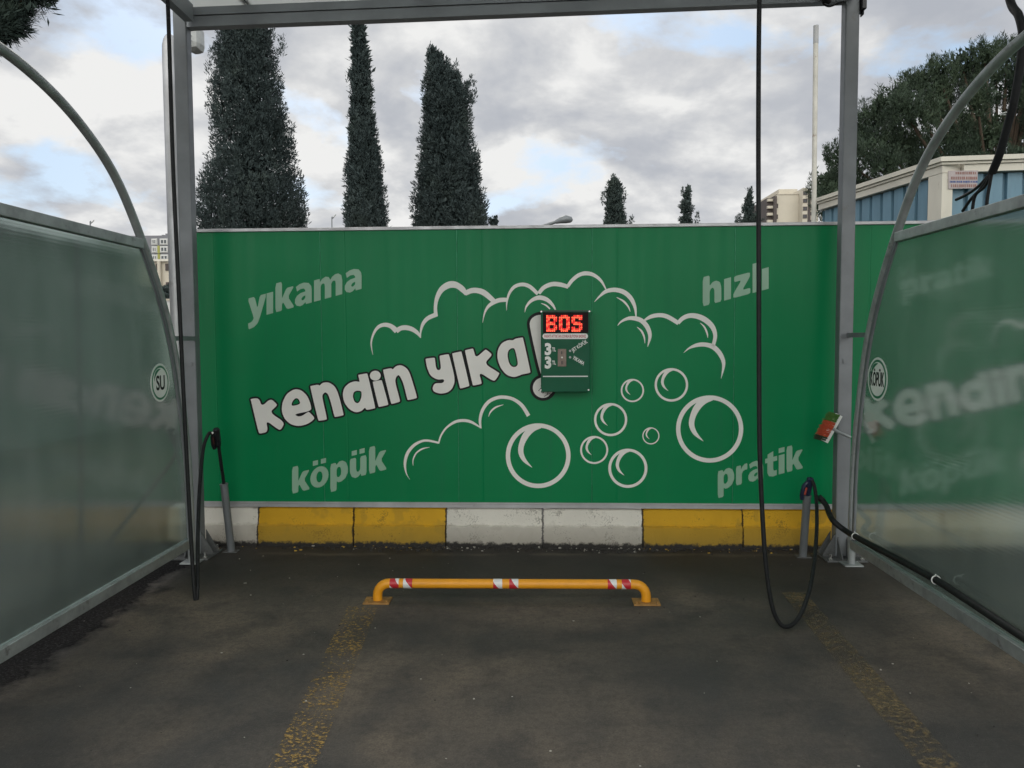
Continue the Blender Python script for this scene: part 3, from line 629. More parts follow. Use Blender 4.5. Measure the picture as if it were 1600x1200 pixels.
# ------------------------------------------------------------------ canopy
PLX, PRX, PYF, PH = -2.375, 2.092, 5.26, 0.046
can = empty('wash_bay_canopy', 'grey steel canopy with two square posts, top beam and pale translucent roof', 'canopy', (0, PYF, 0))
def zbeam(x): return 3.628 + (x + 2.256) * 0.0216
for px_, ztop in ((PLX, 3.72), (PRX, 3.81)):
    post = MB().span((px_ - PH, PYF - 0.04, 0.014), (px_ + PH, PYF + 0.04, ztop)).build('post', GALVD, can, bevel=0.008)
    MB().span((px_ - 0.135, PYF - 0.14, 0.001), (px_ + 0.135, PYF + 0.12, 0.013)).build('base_plate', DARKS, post, bevel=0.002)
    for sx in (-1, 1):
        g_ = MB()
        for yy in (PYF - 0.035, PYF + 0.045):
            g_.prism([(px_ + sx * (PH + 0.001), yy, 0.0135), (px_ + sx * 0.128, yy, 0.0135), (px_ + sx * 0.128, yy, 0.03), (px_ + sx * (PH + 0.001), yy, 0.17)], (0, 0.008, 0))
        g_.build('gusset', DARKS, post)
        g_ = MB()
        g_.prism([(px_ + sx * 0.035, PYF - 0.041, 0.0135), (px_ + sx * 0.035, PYF - 0.128, 0.0135), (px_ + sx * 0.035, PYF - 0.128, 0.028), (px_ + sx * 0.035, PYF - 0.041, 0.15)], (-sx * 0.008, 0, 0))
        g_.build('gusset', DARKS, post)
        for yy in (-0.115, 0.09):
            bt = MB(); bt.tube([(px_ + sx * 0.105, PYF + yy, 0.012), (px_ + sx * 0.105, PYF + yy, 0.024)], 0.014, 6); bt.tube([(px_ + sx * 0.105, PYF + yy, 0.02), (px_ + sx * 0.105, PYF + yy, 0.05)], 0.007, 8)
            bt.build('bolt', STEEL, post)
    s_ = 1 if px_ < 0 else -1
    MB().span((px_ - 0.02, PYF - 0.046, 1.33), (px_ + 0.022, PYF - 0.041, 1.36)).build('pipe_clamp', GALVD, post)
xl, xr = PLX + PH + 0.001, PRX - PH - 0.001
b = MB(); b.bar((xl, PYF + 0.0, zbeam(xl) + 0.018), (xr, PYF + 0.0, zbeam(xr) + 0.018), 0.07, 0.068)
b.build('lower_beam', BEAMG, can)
b = MB(); b.bar((xl, PYF, zbeam(xl) + 0.083), (xr, PYF, zbeam(xr) + 0.083), 0.085, 0.052)
b.build('upper_beam', BEAMG, can)
zr = 3.80
for x_ in (PLX + PH + 0.032, PRX - 0.02):
    MB().bar((x_, PYF - 0.065, zbeam(x_) + 0.06), (x_, 1.2, zbeam(x_) + 0.06), 0.06, 0.11).build('rafter', BEAMG, can)
for yy in (3.9, 2.5, 1.2):
    MB().bar((xl, yy, zbeam(xl) + 0.135), (xr, yy, zbeam(xr) + 0.135), 0.05, 0.035).build('purlin', BEAMG, can)
xs_ = [-2.37, -1.95, -0.7, 0.35, 1.4, 2.14]
for a, b_ in zip(xs_[:-1], xs_[1:]):
    m_ = MB(); m_.prism([(a + 0.006, PYF + 0.25, zbeam(a) + 0.158), (b_ - 0.006, PYF + 0.25, zbeam(b_) + 0.158), (b_ - 0.006, PYF + 0.25, zbeam(b_) + 0.166), (a + 0.006, PYF + 0.25, zbeam(a) + 0.166)], (0, -4.4, 0))
    m_.build('roof_panel', ROOF, can)
m_ = MB()
for x_ in xs_[1:-1]: m_.bar((x_, PYF + 0.25, zbeam(x_) + 0.172), (x_, 1.11, zbeam(x_) + 0.172), 0.05, 0.008)
m_.build('cover_strip', GALVD, can)

# added roofs, out of view, that shade the bays on either side
def shade_canopy(x0, x1, xp, label):
    root = empty('wash_bay_canopy', label, 'canopy', ((x0 + x1) / 2, 1.5, 0))
    y1 = 4.6
    for yy in (4.4, 1.2): MB().span((xp - 0.06, yy - 0.06, 0), (xp + 0.06, yy + 0.06, 3.72)).build('post', GALVD, root, bevel=0.008)
    for yy in (4.4, 2.8, 1.2): MB().span((x0, yy - 0.03, 3.725), (x1, yy + 0.03, 3.82)).build('beam', GALVD, root)
    n = 4
    for i in range(n):
        a, b_ = x0 + (x1 - x0) * i / n, x0 + (x1 - x0) * (i + 1) / n
        MB().span((a + 0.005, 1.0, 3.825), (b_ - 0.005, y1, 3.833)).build('roof_panel', ROOF, root)
shade_canopy(-6.9, -2.45, -6.75, 'added unseen translucent roof shading the bay left of the left partition')
shade_canopy(2.25, 6.7, 6.55, 'added unseen translucent roof shading the bay right of the right partition')

# ------------------------------------------------------------------ partitions with arched tubes
ARC = [(5.075, 0.0), (5.075, 0.35), (5.055, 0.72), (5.0, 1.06), (4.91, 1.43), (4.775, 1.74), (4.55, 2.09), (4.27, 2.42), (3.93, 2.63), (3.55, 2.755), (3.1, 2.80)]
CY = 2.9
ARC2 = [(y, z) for y, z in ARC[:-1]] + [(CY + 0.25, 2.80), (CY - 0.25, 2.80)] + [(2 * CY - y, z) for y, z in ARC[:-1]][::-1]
def arc_y_at(z):
    for (ya, za), (yb, zb) in zip(ARC[:-1], ARC[1:]):
        if za <= z <= zb: return ya + (yb - ya) * (z - za) / (zb - za)
    return ARC[-1][0]
def partition(X, label, sgn, foot):
    root = empty('partition', label, 'partition', (X, CY, 0), 'curved partitions between the wash bays')
    sm = catmull([(X, y, z) for y, z in ARC2], 8)
    arch = MB().tube(sm, 0.0245, 18).build('arch_tube', GALV, root, smooth=True)
    for yy in (ARC[0][0], 2 * CY - ARC[0][0]):
        MB().span((X - 0.06, yy - 0.055, 0.001), (X + 0.06, yy + 0.055, 0.010)).build('foot_plate', GALV, arch, bevel=0.001)
    zb, zt = 0.165, 2.055
    smz = catmull([(y, z, 0) for y, z in ARC], 8)
    side = [(p.x - 0.062, p.y) for p in smz if zb < p.y < zt]
    chan = [(arc_y_at(zb) - 0.062, zb)] + side + [(arc_y_at(zt) - 0.062, zt)]
    chan = [(y + 0.018, z) for y, z in chan]
    for mir in (False, True):
        pts = [(X, (2 * CY - y) if mir else y, z) for y, z in chan]
        c_ = MB(); c_.tube(pts, 0.017, 4); c_.build('edge_channel', GALVD, root)
    poly = [(X - 0.004, y, z) for y, z in [(chan[0][0] - 0.01, zb)] + [(y - 0.01, z) for y, z in side] + [(chan[-1][0] - 0.01, zt)]]
    poly += [(X - 0.004, 2 * CY - p[1], p[2]) for p in poly[::-1]]
    MB().prism(poly, (0.008, 0, 0)).build('polycarbonate_sheet', POLY, root)
    yt, yb = arc_y_at(2.09) - 0.028, arc_y_at(0.13) - 0.028
    MB().span((X - 0.025, 2 * CY - yt, 2.05), (X + 0.025, yt, 2.105)).build('top_rail', GALV, root, bevel=0.003)
    MB().span((X - 0.025, 2 * CY - yb, 0.115), (X + 0.025, yb, 0.175)).build('bottom_rail', GALV, root, bevel=0.003)
    b_ = MB()
    pass
    MB().bar((X, 4.90, 1.52), (X + 0.012, PYF - 0.0405, 1.52), 0.022, 0.03).build('spacer', GALVD, root)
    return root
XL, XR = -2.33, 2.095
partition(XL, 'left arched steel partition with dull grey translucent sheet and SU disc', 1, 5.07)
partition(XR, 'right arched steel partition with greenish translucent sheet and foam disc', -1, 5.07)

# round signs
def disc_sign(X, y, z, r, body, label, sgn, tw, th):
    root = empty('round_sign', label, 'sign', (X, y, z), 'round signs on the partitions')
    def ring(ro, ri, x0, x1, name, mat):
        mb = MB(); n = 48; vs = []
        for x in (x0, x1):
            for rad in (ro, ri):
                vs += [(x, y + rad * math.cos(2 * math.pi * k / n), z + rad * math.sin(2 * math.pi * k / n)) for k in range(n)] if rad > 0 else [(x, y, z)] * n
        fs = []
        for k in range(n):
            j = (k + 1) % n
            fs += [(k, j, n + j, n + k), (2 * n + k, 3 * n + k, 3 * n + j, 2 * n + j), (k, 2 * n + k, 2 * n + j, j)]
        mb.add(vs, fs); return mb.build(name, mat, root)
    f = X + sgn * 0.0045
    def disc(rad, x0, x1, name, mat, cy=0, cz=0):
        return MB().tube([(x0, y + cy, z + cz), (x1, y + cy, z + cz)], rad, 48).build(name, mat, root)
    disc(r, f, f + sgn * 0.0015, 'sign_plate', WHITEP)
    disc(r * 0.90, f + sgn * 0.0016, f + sgn * 0.0022, 'green_ring', SIGNG)
    # white bubble inside with its notch at the upper left
    disc(r * 0.79, f + sgn * 0.0023, f + sgn * 0.0029, 'white_disc', WHITEP, sgn * 0.0 - 0.0, -0.0)
    pts = [(-0.62, 0.10, 0.01), (-0.60, 0.30, 0.10), (-0.45, 0.52, 0.16), (-0.22, 0.66, 0.12), (0.05, 0.72, 0.02)]
    P = catmull(pts, 6); lft = []; rgt = []
    hx = -1 if sgn < 0 else 1     # reading direction along y
    for i, p in enumerate(P):
        t = (P[min(i + 1, len(P) - 1)] - P[max(i - 1, 0)]); t = Vector((t.x, t.y)).normalized(); n_ = Vector((-t.y, t.x)) * p.z / 2
        lft.append((p.x + n_.x, p.y + n_.y)); rgt.append((p.x - n_.x, p.y - n_.y))
    MB().prism([(f + sgn * 0.003, y + hx * a * r, z + c * r) for a, c in lft + rgt[::-1]], (sgn * 0.0005, 0, 0)).build('bubble_notch', SIGNG, root)
    me = text_mesh(body, 0.022, 0.01); xs = [v.co.x for v in me.vertices]; ys = [v.co.y for v in me.vertices]
    x0, x1, h = min(xs), max(xs), KH
    mb = MB(); vs = []
    for v in me.vertices:
        a = ((v.co.x - x0) / (x1 - x0) - 0.5) * tw * r; c = (v.co.y / h - 0.5) * th * r
        vs.append((f + sgn * (0.0032 + (0.0008 if v.co.z > 0 else 0)), y + hx * a, z + c))
    mb.add(vs, [tuple(p.vertices) for p in me.polygons]); bpy.data.meshes.remove(me)
    mb.build('lettering', VINYLB, root); return root
# left sheet faces +X: reading direction runs towards the wall (+Y); right sheet faces -X: reading runs towards the viewer (-Y)
disc_sign(XL, 4.70, 1.245, 0.118, 'SU', 'round white sign with green ring reading SU on the left partition', 1, 0.92, 0.72)
disc_sign(XR, 4.735, 1.25, 0.132, 'K\u00d6P\u00dcK', 'round white sign with green ring reading K\u00d6P\u00dcK on the right partition', -1, 1.42, 0.62)

# ------------------------------------------------------------------ payment box
BOF = 0.115
pb = empty('payment_box', 'green coin payment box with red digital display on the printed wall', 'payment machine', None, None, WALL_M)
def BP(x, y, off=BOF): return WP(x, y, off)
a, c = BP(845, 487), BP(922, 612.5)
MB().span((a.x, -BOF, c.z), (c.x, -0.0055, a.z)).build('housing', BOXG, pb, local=True, bevel=0.004)
MB().span((a.x - 0.006, -BOF + 0.012, a.z + 0.001), (c.x + 0.006, -0.006, a.z + 0.008)).build('rain_lip', BLACKP, pb, local=True)
def zb_(x, y): return (810 + x / 6.314, 460 + y / 6.314)
def boxspan(x0, y0, x1, y1, lay, th, name, mat, parent=pb, bev=0):
    p, q = BP(*zb_(x0, y0)), BP(*zb_(x1, y1))
    return MB().span((p.x, -BOF - lay - th, q.z), (q.x, -BOF - lay, p.z)).build(name, mat, parent, local=True, bevel=bev)
disp = boxspan(242, 178, 690, 380, 0.0005, 0.004, 'display', surf('dark_display_window', (0.016, 0.008, 0.009), 0.5, 0, 0.2, 30, spec=0.1), bev=0.002)
GL = {'B': ['111111', '110011', '110011', '100001', '111110', '111110', '100001', '110011', '111111', '011110'],
      'O': ['111111', '111111', '110011', '100001', '110011', '110011', '100001', '110011', '111111', '011110'],
      'S': ['111111', '111011', '110011', '100001', '110110', '011111', '000001', '110011', '111111', '011110']}
GL['B'] = ['111110', '111111', '110011', '110011', '111110', '111110', '110011', '110011', '111111', '111110']
GL['O'] = ['011110', '111111', '110011', '110011', '110011', '110011', '110011', '110011', '111111', '011110']
GL['S'] = ['011111', '111111', '110011', '110000', '111110', '011111', '000011', '110011', '111111', '111110']
for d_, (ch, x0) in enumerate(zip('BOS', (275, 400, 524))):
    mb = MB()
    for j, row in enumerate(GL[ch]):
        for i, bit in enumerate(row):
            if bit == '1':
                p = BP(*zb_(x0 + 8 + i * 18, 212 + j * 16.4)); mb.cur = 1 if (j % 4 in (1,) or (i + j) % 3 == 0) else 0
                s_ = 0.0062; mb.tube([(p.x, -BOF - 0.0047, p.z), (p.x, -BOF - 0.0062, p.z)], s_, 8)
    mb.build('digit', [LED, LEDHOT], disp, local=True)
# caption pill
x0, y0, x1, y1 = 238, 386, 686, 440; cyy, rad = (y0 + y1) / 2, (y1 - y0) / 2
pill = [(x1 - rad + rad * math.sin(R(a_)), cyy - rad * math.cos(R(a_))) for a_ in range(0, 181, 15)] + [(x0 + rad - rad * math.sin(R(a_)), cyy + rad * math.cos(R(a_))) for a_ in range(0, 181, 15)]
bf = lambda x, y: BP(*zb_(x, -y))
def boxput(me, name, mat, lay, parent=pb):
    return put(me, name, mat, parent, lambda x, y: BP(*zb_(x, -y)), lay, 0.0008)
cap = boxput(curve_mesh([pill], 1.0), 'caption_label', WHITEP, 0.0005)
def boxtext(body, x0, x1, yb, asc, mat, name, lay=0.0005, bold=0.02, ang=0.0, parent=pb):
    me = text_mesh(body, bold, 0.01); xs = [v.co.x for v in me.vertices]; a_, b_ = min(xs), max(xs); sx = (x1 - x0) / (b_ - a_); sy = asc / KH
    for v in me.vertices:
        X, Yv = (v.co.x - a_) * sx, v.co.y * sy
        v.co.x, v.co.y = x0 + X * math.cos(ang) - Yv * math.sin(ang), -(yb - (X * math.sin(ang) + Yv * math.cos(ang)))
    return boxput(me, name, mat, lay, parent)
boxtext('PARAYI ATTIKTAN SONRA BUTONA BASINIZ', 256, 668, 427, 29, REDPR, 'caption_text', 0.0015, 0.012, 0, cap)
boxtext('3', 260, 324, 592, 104, WHITEP, 'price_digit', bold=0.05)
boxtext('3', 260, 324, 724, 104, WHITEP, 'price_digit', bold=0.05)
boxtext('TL', 332, 370, 561, 36, WHITEP, 'currency_text', bold=0.025)
boxtext('TL', 332, 370, 691, 36, WHITEP, 'currency_text', bold=0.025)
boxtext('JET K\u00d6P\u00dcK', 538, 715, 570, 34, WHITEP, 'button_text', bold=0.02, ang=R(33))
boxtext('YIKAMA', 530, 658, 634, 34, WHITEP, 'button_text', bold=0.02, ang=R(-31))
pl = boxspan(388, 538, 472, 710, 0.0005, 0.004, 'coin_plate', PLATE, bev=0.001)
boxspan(425, 655, 434, 690, 0.0047, 0.0012, 'coin_slot', BLACKP, pl)
boxspan(423, 560, 432, 590, 0.0047, 0.0012, 'return_slot', BLACKP, pl)
def stud(x, y, r_, name, mat, lay=0.0005, ht=0.006, parent=pb):
    p = BP(*zb_(x, y)); return MB().tube([(p.x, -BOF - lay, p.z), (p.x, -BOF - lay - ht, p.z)], r_, 14).build(name, mat, parent, local=True)
stud(430, 622, 0.006, 'rivet', STEEL, 0.0047, 0.003, pl)
stud(510, 557, 0.008, 'push_button', GALV, ht=0.010); stud(510, 620, 0.008, 'push_button', GALV, ht=0.010)
for x, y in ((226, 170), (700, 168), (221, 942), (692, 942)): stud(x, y, 0.006, 'screw', STEEL)
boxspan(242, 804, 686, 813, 0.0005, 0.0008, 'white_rule', WHITEP)

# ------------------------------------------------------------------ wheel stop
ws = empty('wheel_stop', 'low yellow pipe wheel stop with red and white tape bands', 'wheel stop', (-0.137, 4.31, 0))
x0, x1, yw, zw, rw = -0.905, 0.632, 4.315, 0.108, 0.027
pts = [(x0, yw, 0.012), (x0, yw, 0.04)] + [(x0 + 0.068 * (1 - math.cos(R(a))), yw, 0.04 + 0.068 * math.sin(R(a))) for a in range(15, 91, 15)]
pts += [(x1 - 0.068 * (1 - math.cos(R(a))), yw, 0.04 + 0.068 * math.sin(R(a))) for a in range(90, 14, -15)] + [(x1, yw, 0.04), (x1, yw, 0.012)]
MB().tube(pts, rw, 20).build('pipe', YEL, ws, smooth=True)
for xx in (x0, x1):
    pl = MB().span((xx - 0.075, yw - 0.055, 0.001), (xx + 0.075, yw + 0.055, 0.011)).build('base_plate', RUSTY, ws, bevel=0.001)
    for sx in (-1, 1): MB().tube([(xx + sx * 0.055, yw - 0.035, 0.010), (xx + sx * 0.055, yw - 0.035, 0.02)], 0.008, 6).build('bolt', RUSTY, pl)
for pa, pc in ((610, 624), (631, 645), (771, 785), (796, 810), (949, 963), (971, 985)):
    A, B_ = PY(pa, 918, yw), PY(pc, 918, yw)
    MB().tube([(A.x, yw, zw), (B_.x, yw, zw)], rw + 0.0012, 20).build('tape_band', TAPE, ws, smooth=True)

# ------------------------------------------------------------------ hoses, guns, holders
hl = [PY(262, 0, 4.36) + Vector((-0.02, 0, 0.55)), PY(262, 0, 4.36), PY(270, 250, 4.36), PY(279, 450, 4.36), PY(287, 620, 4.36), PY(293, 740, 4.36), PY(299, 850, 4.35), PY(303, 915, 4.33), PY(306.5, 941, 4.33), PY(308.5, 915, 4.36), PY(309, 850, 4.55), PY(311, 780, 4.8), PY(315, 725, 5.02), PY(319, 695, 5.11), PY(326, 678, 5.15), PY(331, 677, 5.15)]
hp = catmull(hl, 8)
tag(MB().tube(hp, 0.0115, 12).build('hose', BLACK, smooth=True), 'thin black hose hanging at the left post and looping up to the spray gun', 'hose', 'black wash hoses')
hr = [PY(1186.5, 0, 3.88) + Vector((0.01, 0, 0.6)), PY(1186.5, 0, 3.88), PY(1185, 200, 3.88), PY(1185.5, 400, 3.88), PY(1186, 580, 3.88), PY(1187, 700, 3.88), PY(1191, 800, 3.88), PY(1197, 885, 3.88), PY(1206, 945, 3.885), PY(1217, 972, 3.89), PY(1230, 979, 3.9), PY(1247, 966, 3.96), PY(1263, 928, 4.1), PY(1272, 880, 4.35), PY(1276, 830, 4.65), PY(1276, 790, 5.0), PY(1273, 762, 5.12), PY(1268, 750, 5.16), PY(1265, 748, 5.17)]
hp2 = catmull(hr, 8)
tag(MB().tube(hp2, 0.0115, 12).build('hose', BLACK, smooth=True), 'thin black hose hanging in a deep loop by the right spray gun', 'hose', 'black wash hoses')
def holder(p_top, p_bot, label):
    root = empty('lance_holder', label, 'holder', p_bot, 'lance holders')
    MB().tube([p_top, p_bot], 0.026, 18, caps=True).build('tube', GALVD, root, smooth=True)
    d = (p_top - p_bot).normalized()
    MB().tube([p_top - d * 0.001, p_top + d * 0.006], 0.029, 18).build('rim', GALVD, root, smooth=True)
    MB().span((p_bot.x - 0.05, p_bot.y - 0.035, 0.001), (p_bot.x + 0.05, p_bot.y + 0.035, 0.006)).build('foot_plate', DARKS, root)
    return root
LT, LB = PY(350, 757, 5.30), PY(361.5, 858, 5.345); LB.z = 0.006
RT, RB = PY(1261, 775, 5.19), PY(1254.5, 866, 5.26); RB.z = 0.006
holder(LT, LB, 'grey pipe lance holder leaning left beside the left post')
holder(RT, RB, 'grey pipe lance holder standing left of the right post')
def gun(px_top, px_lance_end, Y, lance_to, label, blue, hose_in):
    root = empty('spray_gun', label, 'spray gun', lance_to, 'spray guns')
    A = PY(*px_top, Y); B_ = lance_to
    ax = (B_ - A).normalized(); sd_ = Vector((-1, 0, 0)) if blue is None else Vector((-1, 0, 0))
    body = BLUEP if blue else BLACKP
    g_ = MB(); top = A; L0 = 0.13
    g_.tube([top - ax * 0.012, top - ax * 0.006, top + ax * 0.05, top + ax * 0.10, top + ax * L0], [0.017, 0.023, 0.022, 0.021, 0.014], 8)
    g_.build('body', body, root, smooth=True)
    back = top + ax * 0.02
    h_ = MB(); h_.tube([back + sd_ * 0.012, back + sd_ * 0.030 + ax * 0.03, back + sd_ * 0.034 + ax * 0.09, back + sd_ * 0.030 + ax * 0.125], [0.016, 0.018, 0.017, 0.013], 10)
    h_.build('handle', body, root, smooth=True)
    t_ = MB(); t_.bar(back + sd_ * 0.020 + ax * 0.035 + Vector((0, -0.018, 0)), back + sd_ * 0.024 + ax * 0.085 + Vector((0, -0.020, 0)), 0.010, 0.012); t_.build('trigger', REDP if blue else DKRED, root)
    c_ = MB(); c_.tube([hose_in, hose_in.lerp(back + sd_ * 0.01, 0.55), back], [0.011, 0.012, 0.011], 10); c_.build('hose_coupling', STEEL, root, smooth=True)
    l_ = MB(); l_.tube([top + ax * L0, B_, B_ + ax * 0.10], [0.0115, 0.0115, 0.0115], 12); l_.build('lance', BLACKP, root, smooth=True)
    return root
gun((338, 672), None, 5.15, LT.copy() + Vector((0, -0.0, 0)), 'black spray gun with long lance in the left lance holder', False, PY(331, 677, 5.15))
gun((1266, 749), None, 5.17, RT.copy(), 'dark blue spray gun with red trigger in the right lance holder', True, PY(1268, 750, 5.16))

# ------------------------------------------------------------------ brush at the right post
br = empty('wash_brush', 'red and green bristle brush with white back sticking out at the right post', 'brush', PY(1300, 668, 5.12))
YB = 5.13
e0, e1 = PY(1311, 648, YB), PY(1288, 690, YB)
bd = (e1 - e0); bl = bd.length; bd.normalize(); bn = Vector((-bd.z, 0, bd.x)); bn = bn if bn.x < 0 else -bn
MB().bar(e0, e1, 0.05, 0.014, up=(0, 1, 0)).build('back_board', WHITEP, br, bevel=0.003)
GRB = surf('green_bristle', (0.07, 0.17, 0.03), 0.8, 0, 0.3, 60); RDB = surf('red_bristle', (0.48, 0.075, 0.03), 0.8, 0, 0.3, 60); DKB = surf('dark_bristle', (0.03, 0.05, 0.022), 0.8, 0, 0.3, 60)
rr = random.Random(5)
for f0, f1, mt in ((0.0, 0.30, GRB), (0.30, 0.84, RDB), (0.84, 1.0, DKB)):
    mb = MB()
    for i in range(int(420 * (f1 - f0))):
        f = rr.uniform(f0, f1); yo = rr.uniform(-0.022, 0.022)
        p = e0 + bd * (bl * f) + Vector((0, yo, 0)); q = p + bn * rr.uniform(0.058, 0.075) + bd * (rr.uniform(-0.006, 0.006) + 0.012) + Vector((0, yo * 0.35, 0))
        mb.tube([p, q], [0.0022, 0.0014], 4, caps=False)
    mb.build('bristles', mt, br)
hm = (e0 + e1) / 2
MB().tube([hm - bn * 0.004, hm - bn * 0.045 + Vector((0, 0, -0.004)), hm - bn * 0.055 + Vector((0.01, 0, -0.008)), hm + Vector((0.10, 0.0, -0.05)), hm + Vector((0.125, 0.0, -0.062))], [0.013, 0.012, 0.0095, 0.0095, 0.0095], 12).build('handle', GALV, br, smooth=True)

# ------------------------------------------------------------------ conduit on the right rail, cables
cp = [PY(1284, 781, 5.30), PY(1291, 790, 5.26), PY(1296, 803, 5.17), PY(1303, 815, 5.08), PX(1322, 830, 2.035), PX(1345, 843, 2.035), PX(1400, 872, 2.035), PX(1462, 906, 2.035), PX(1530, 950, 2.035), PX(1600, 996, 2.035), PX(1720, 1072, 2.035)]
cp += [Vector((2.035, 1.6, 0.235)), Vector((2.035, 0.8, 0.22))]
pipe = empty('flexible_conduit', 'black flexible conduit tied along the bottom rail of the right partition', 'conduit', (2.035, 3, 0.2))
MB().tube(catmull(cp, 6), 0.0185, 14).build('conduit_tube', BLACK, pipe, smooth=True)
MB().tube([cp[0] + Vector((-0.022, 0, 0.02)), cp[0] + Vector((0.01, 0, -0.01))], 0.022, 12).build('end_coupling', BLACKP, pipe)
for q in (PX(1336, 838, 2.035), PX(1462, 906, 2.035)):
    mb = MB(); k = 20; rg = [(q.x + 0.021 * math.cos(2 * math.pi * i / k) + 0.001, q.y, q.z + 0.021 * math.sin(2 * math.pi * i / k)) for i in range(k + 1)]
    mb.tube(rg, 0.0035, 6, caps=False); mb.tube([(q.x + 0.004, q.y, q.z + 0.02), (q.x - 0.012, q.y - 0.02, q.z + 0.034)], 0.003, 6); mb.build('cable_tie', WHITEP, pipe)
cb = empty('cable_bundle', 'black cable bundle hanging beyond the right arch and splitting into four ends', 'cable', PX(1560, 240, 2.5))
XB = 2.55
main = [PX(1560, -90, XB), PX(1578, 0, XB), PX(1592, 25, XB), PX(1598, 60, XB), PX(1593, 110, XB), PX(1584, 160, XB), PX(1576, 190, XB), PX(1562, 240, XB), PX(1550, 270, XB)]
MB().tube(catmull(main, 6), [0.021] * (len(catmull(main, 6)) - 8) + [0.022] * 8, 12).build('cable_trunk', BLACK, cb, smooth=True)
for ends in ([(1550, 268), (1530, 290), (1512, 303), (1494, 312)], [(1550, 268), (1532, 295), (1518, 310), (1504, 330)], [(1551, 268), (1538, 292), (1524, 305), (1519, 330)], [(1551, 262), (1547, 285), (1543, 308), (1541, 332)]):
    MB().tube(catmull([PX(x, y, XB) for x, y in ends], 5), 0.009, 8).build('cable_end', BLACK, cb, smooth=True)
q = PX(1575, 177, XB); mb = MB(); mb.tube([q + Vector((0.028 * math.cos(a), 0.028 * math.sin(a), 0)) for a in [i * math.pi / 8 for i in range(17)]], 0.004, 6, caps=False); mb.build('cable_tie', WHITEP, cb)
# black cable loop and bracket at the top of the right post
cl = empty('cable_loop', 'small black cable loop under the beam at the top of the right post', 'cable', PY(1300, 5, 5.19))
MB().tube(catmull([PY(1318, 2, 5.18), PY(1308, 6, 5.18), PY(1296, 10, 5.18), PY(1288, 7, 5.18), PY(1284, 0, 5.18), PY(1282, -10, 5.2)], 6), 0.006, 8).build('cable', BLACK, cl, smooth=True)
MB().tube([PY(1285, -12, 5.18), PY(1290, -2, 5.18), PY(1297, 5, 5.18)], [0.03, 0.035, 0.012], 12).build('junction_bulb', BLACKP, cl, smooth=True)
a = PY(1343, -8, 5.2)
bk = empty('black_bracket', 'black clamp on the outer side of the right post top', 'bracket', a)
mb = MB(); mb.span((PRX + PH + 0.0012, PYF - 0.07, a.z - 0.09), (PRX + 0.078, PYF + 0.03, a.z + 0.10)); mb.span((PRX + 0.062, PYF - 0.05, a.z - 0.12), (PRX + 0.070, PYF + 0.0, a.z - 0.0901)); mb.build('clamp_body', BLACKP, bk, bevel=0.004)
MB().tube([(PRX + 0.077, PYF - 0.03, a.z), (PRX + 0.092, PYF - 0.03, a.z)], 0.012, 6).build('clamp_bolt', STEEL, bk)

# ------------------------------------------------------------------ lamp post behind the left post
YLP = 6.1
lp = empty('lamp_post', 'pale grey lamp post with hooked top behind the left canopy post', 'lamp post', PZ(276, 780, 0))
base = PY(268, 460, YLP); X0 = base.x
xt = PY(259, 90, YLP).x
ptop = [Vector((PY(277, 460, YLP).x + 0.02, YLP, 0.0)), Vector((PY(277, 460, YLP).x, YLP, base.z)), PY(266, 100, YLP), PY(265.3, 72, YLP), PY(265.2, 62, YLP), PY(265.1, 56, YLP), PY(265.0, 53, YLP)]
lp.location = (ptop[0].x, YLP, 0); WM[lp] = Matrix.Translation(lp.location)
MB().tube(ptop, [0.058, 0.058, 0.058, 0.057, 0.047, 0.033, 0.010], 18).build('pole', ALU, lp, smooth=True)
MB().tube([PY(267, 66, YLP), PY(280, 62, YLP), PY(303, 55, YLP)], 0.028, 12).build('arm', ALU, lp, smooth=True)
q0, q1 = PY(300, 38, YLP), PY(317, 82, YLP)
mb = MB(); mb.span((q0.x - 0.05, YLP - 0.09, q1.z), (q1.x, YLP + 0.09, q0.z)); hd = mb.build('lamp_head', LAMPG, lp, bevel=0.055)
for f in (0.25, 0.42, 0.6): MB().span((q0.x - 0.03, YLP - 0.0935, q1.z + (q0.z - q1.z) * f), (q1.x - 0.045, YLP - 0.0905, q1.z + (q0.z - q1.z) * f + 0.006)).build('louvre', GALVD, hd)

# ------------------------------------------------------------------ blue cabin, white pole
ZC = 3.3
cA = PZ(1473, 246, ZC); cF = PZ(1279, 310, ZC); cR = PZ(1640, 240, ZC)
cab = empty('site_cabin', 'blue corrugated site cabin with cream roof edge behind the right partition', 'cabin', (cA.x, cA.y, 0))
def cab_wall(p, q, inward, name):
    p, q = Vector((p.x, p.y, 0)), Vector((q.x, q.y, 0)); d = (q - p); ln = d.length; d.normalize(); n_ = inward
    mb = MB(); pts = []; k = int(ln / 0.18); step = ln / k
    for i in range(k):
        b0 = p + d * (i * step)
        pts += [b0 + n_ * 0.0, b0 + d * step * 0.74, b0 + d * step * 0.76 + n_ * 0.05, b0 + d * step * 0.97 + n_ * 0.05]
    pts += [p + d * ln, p + d * ln + n_ * 0.07, p + n_ * 0.07]
    mb.prism(pts, (0, 0, ZC - 0.16)); return mb.build(name, BLUEC, cab)
dS = (Vector((cF.x, cF.y, 0)) - Vector((cA.x, cA.y, 0))).normalized(); dR = (Vector((cR.x, cR.y, 0)) - Vector((cA.x, cA.y, 0))).normalized()
inS = Vector((-dS.y, dS.x, 0)); inS = inS if inS.dot(dR) > 0 else -inS
inR = Vector((-dR.y, dR.x, 0)); inR = inR if inR.dot(dS) > 0 else -inR
F = Vector((cF.x, cF.y, 0)); A = Vector((cA.x, cA.y, 0)); Q = A + dR * 5.0
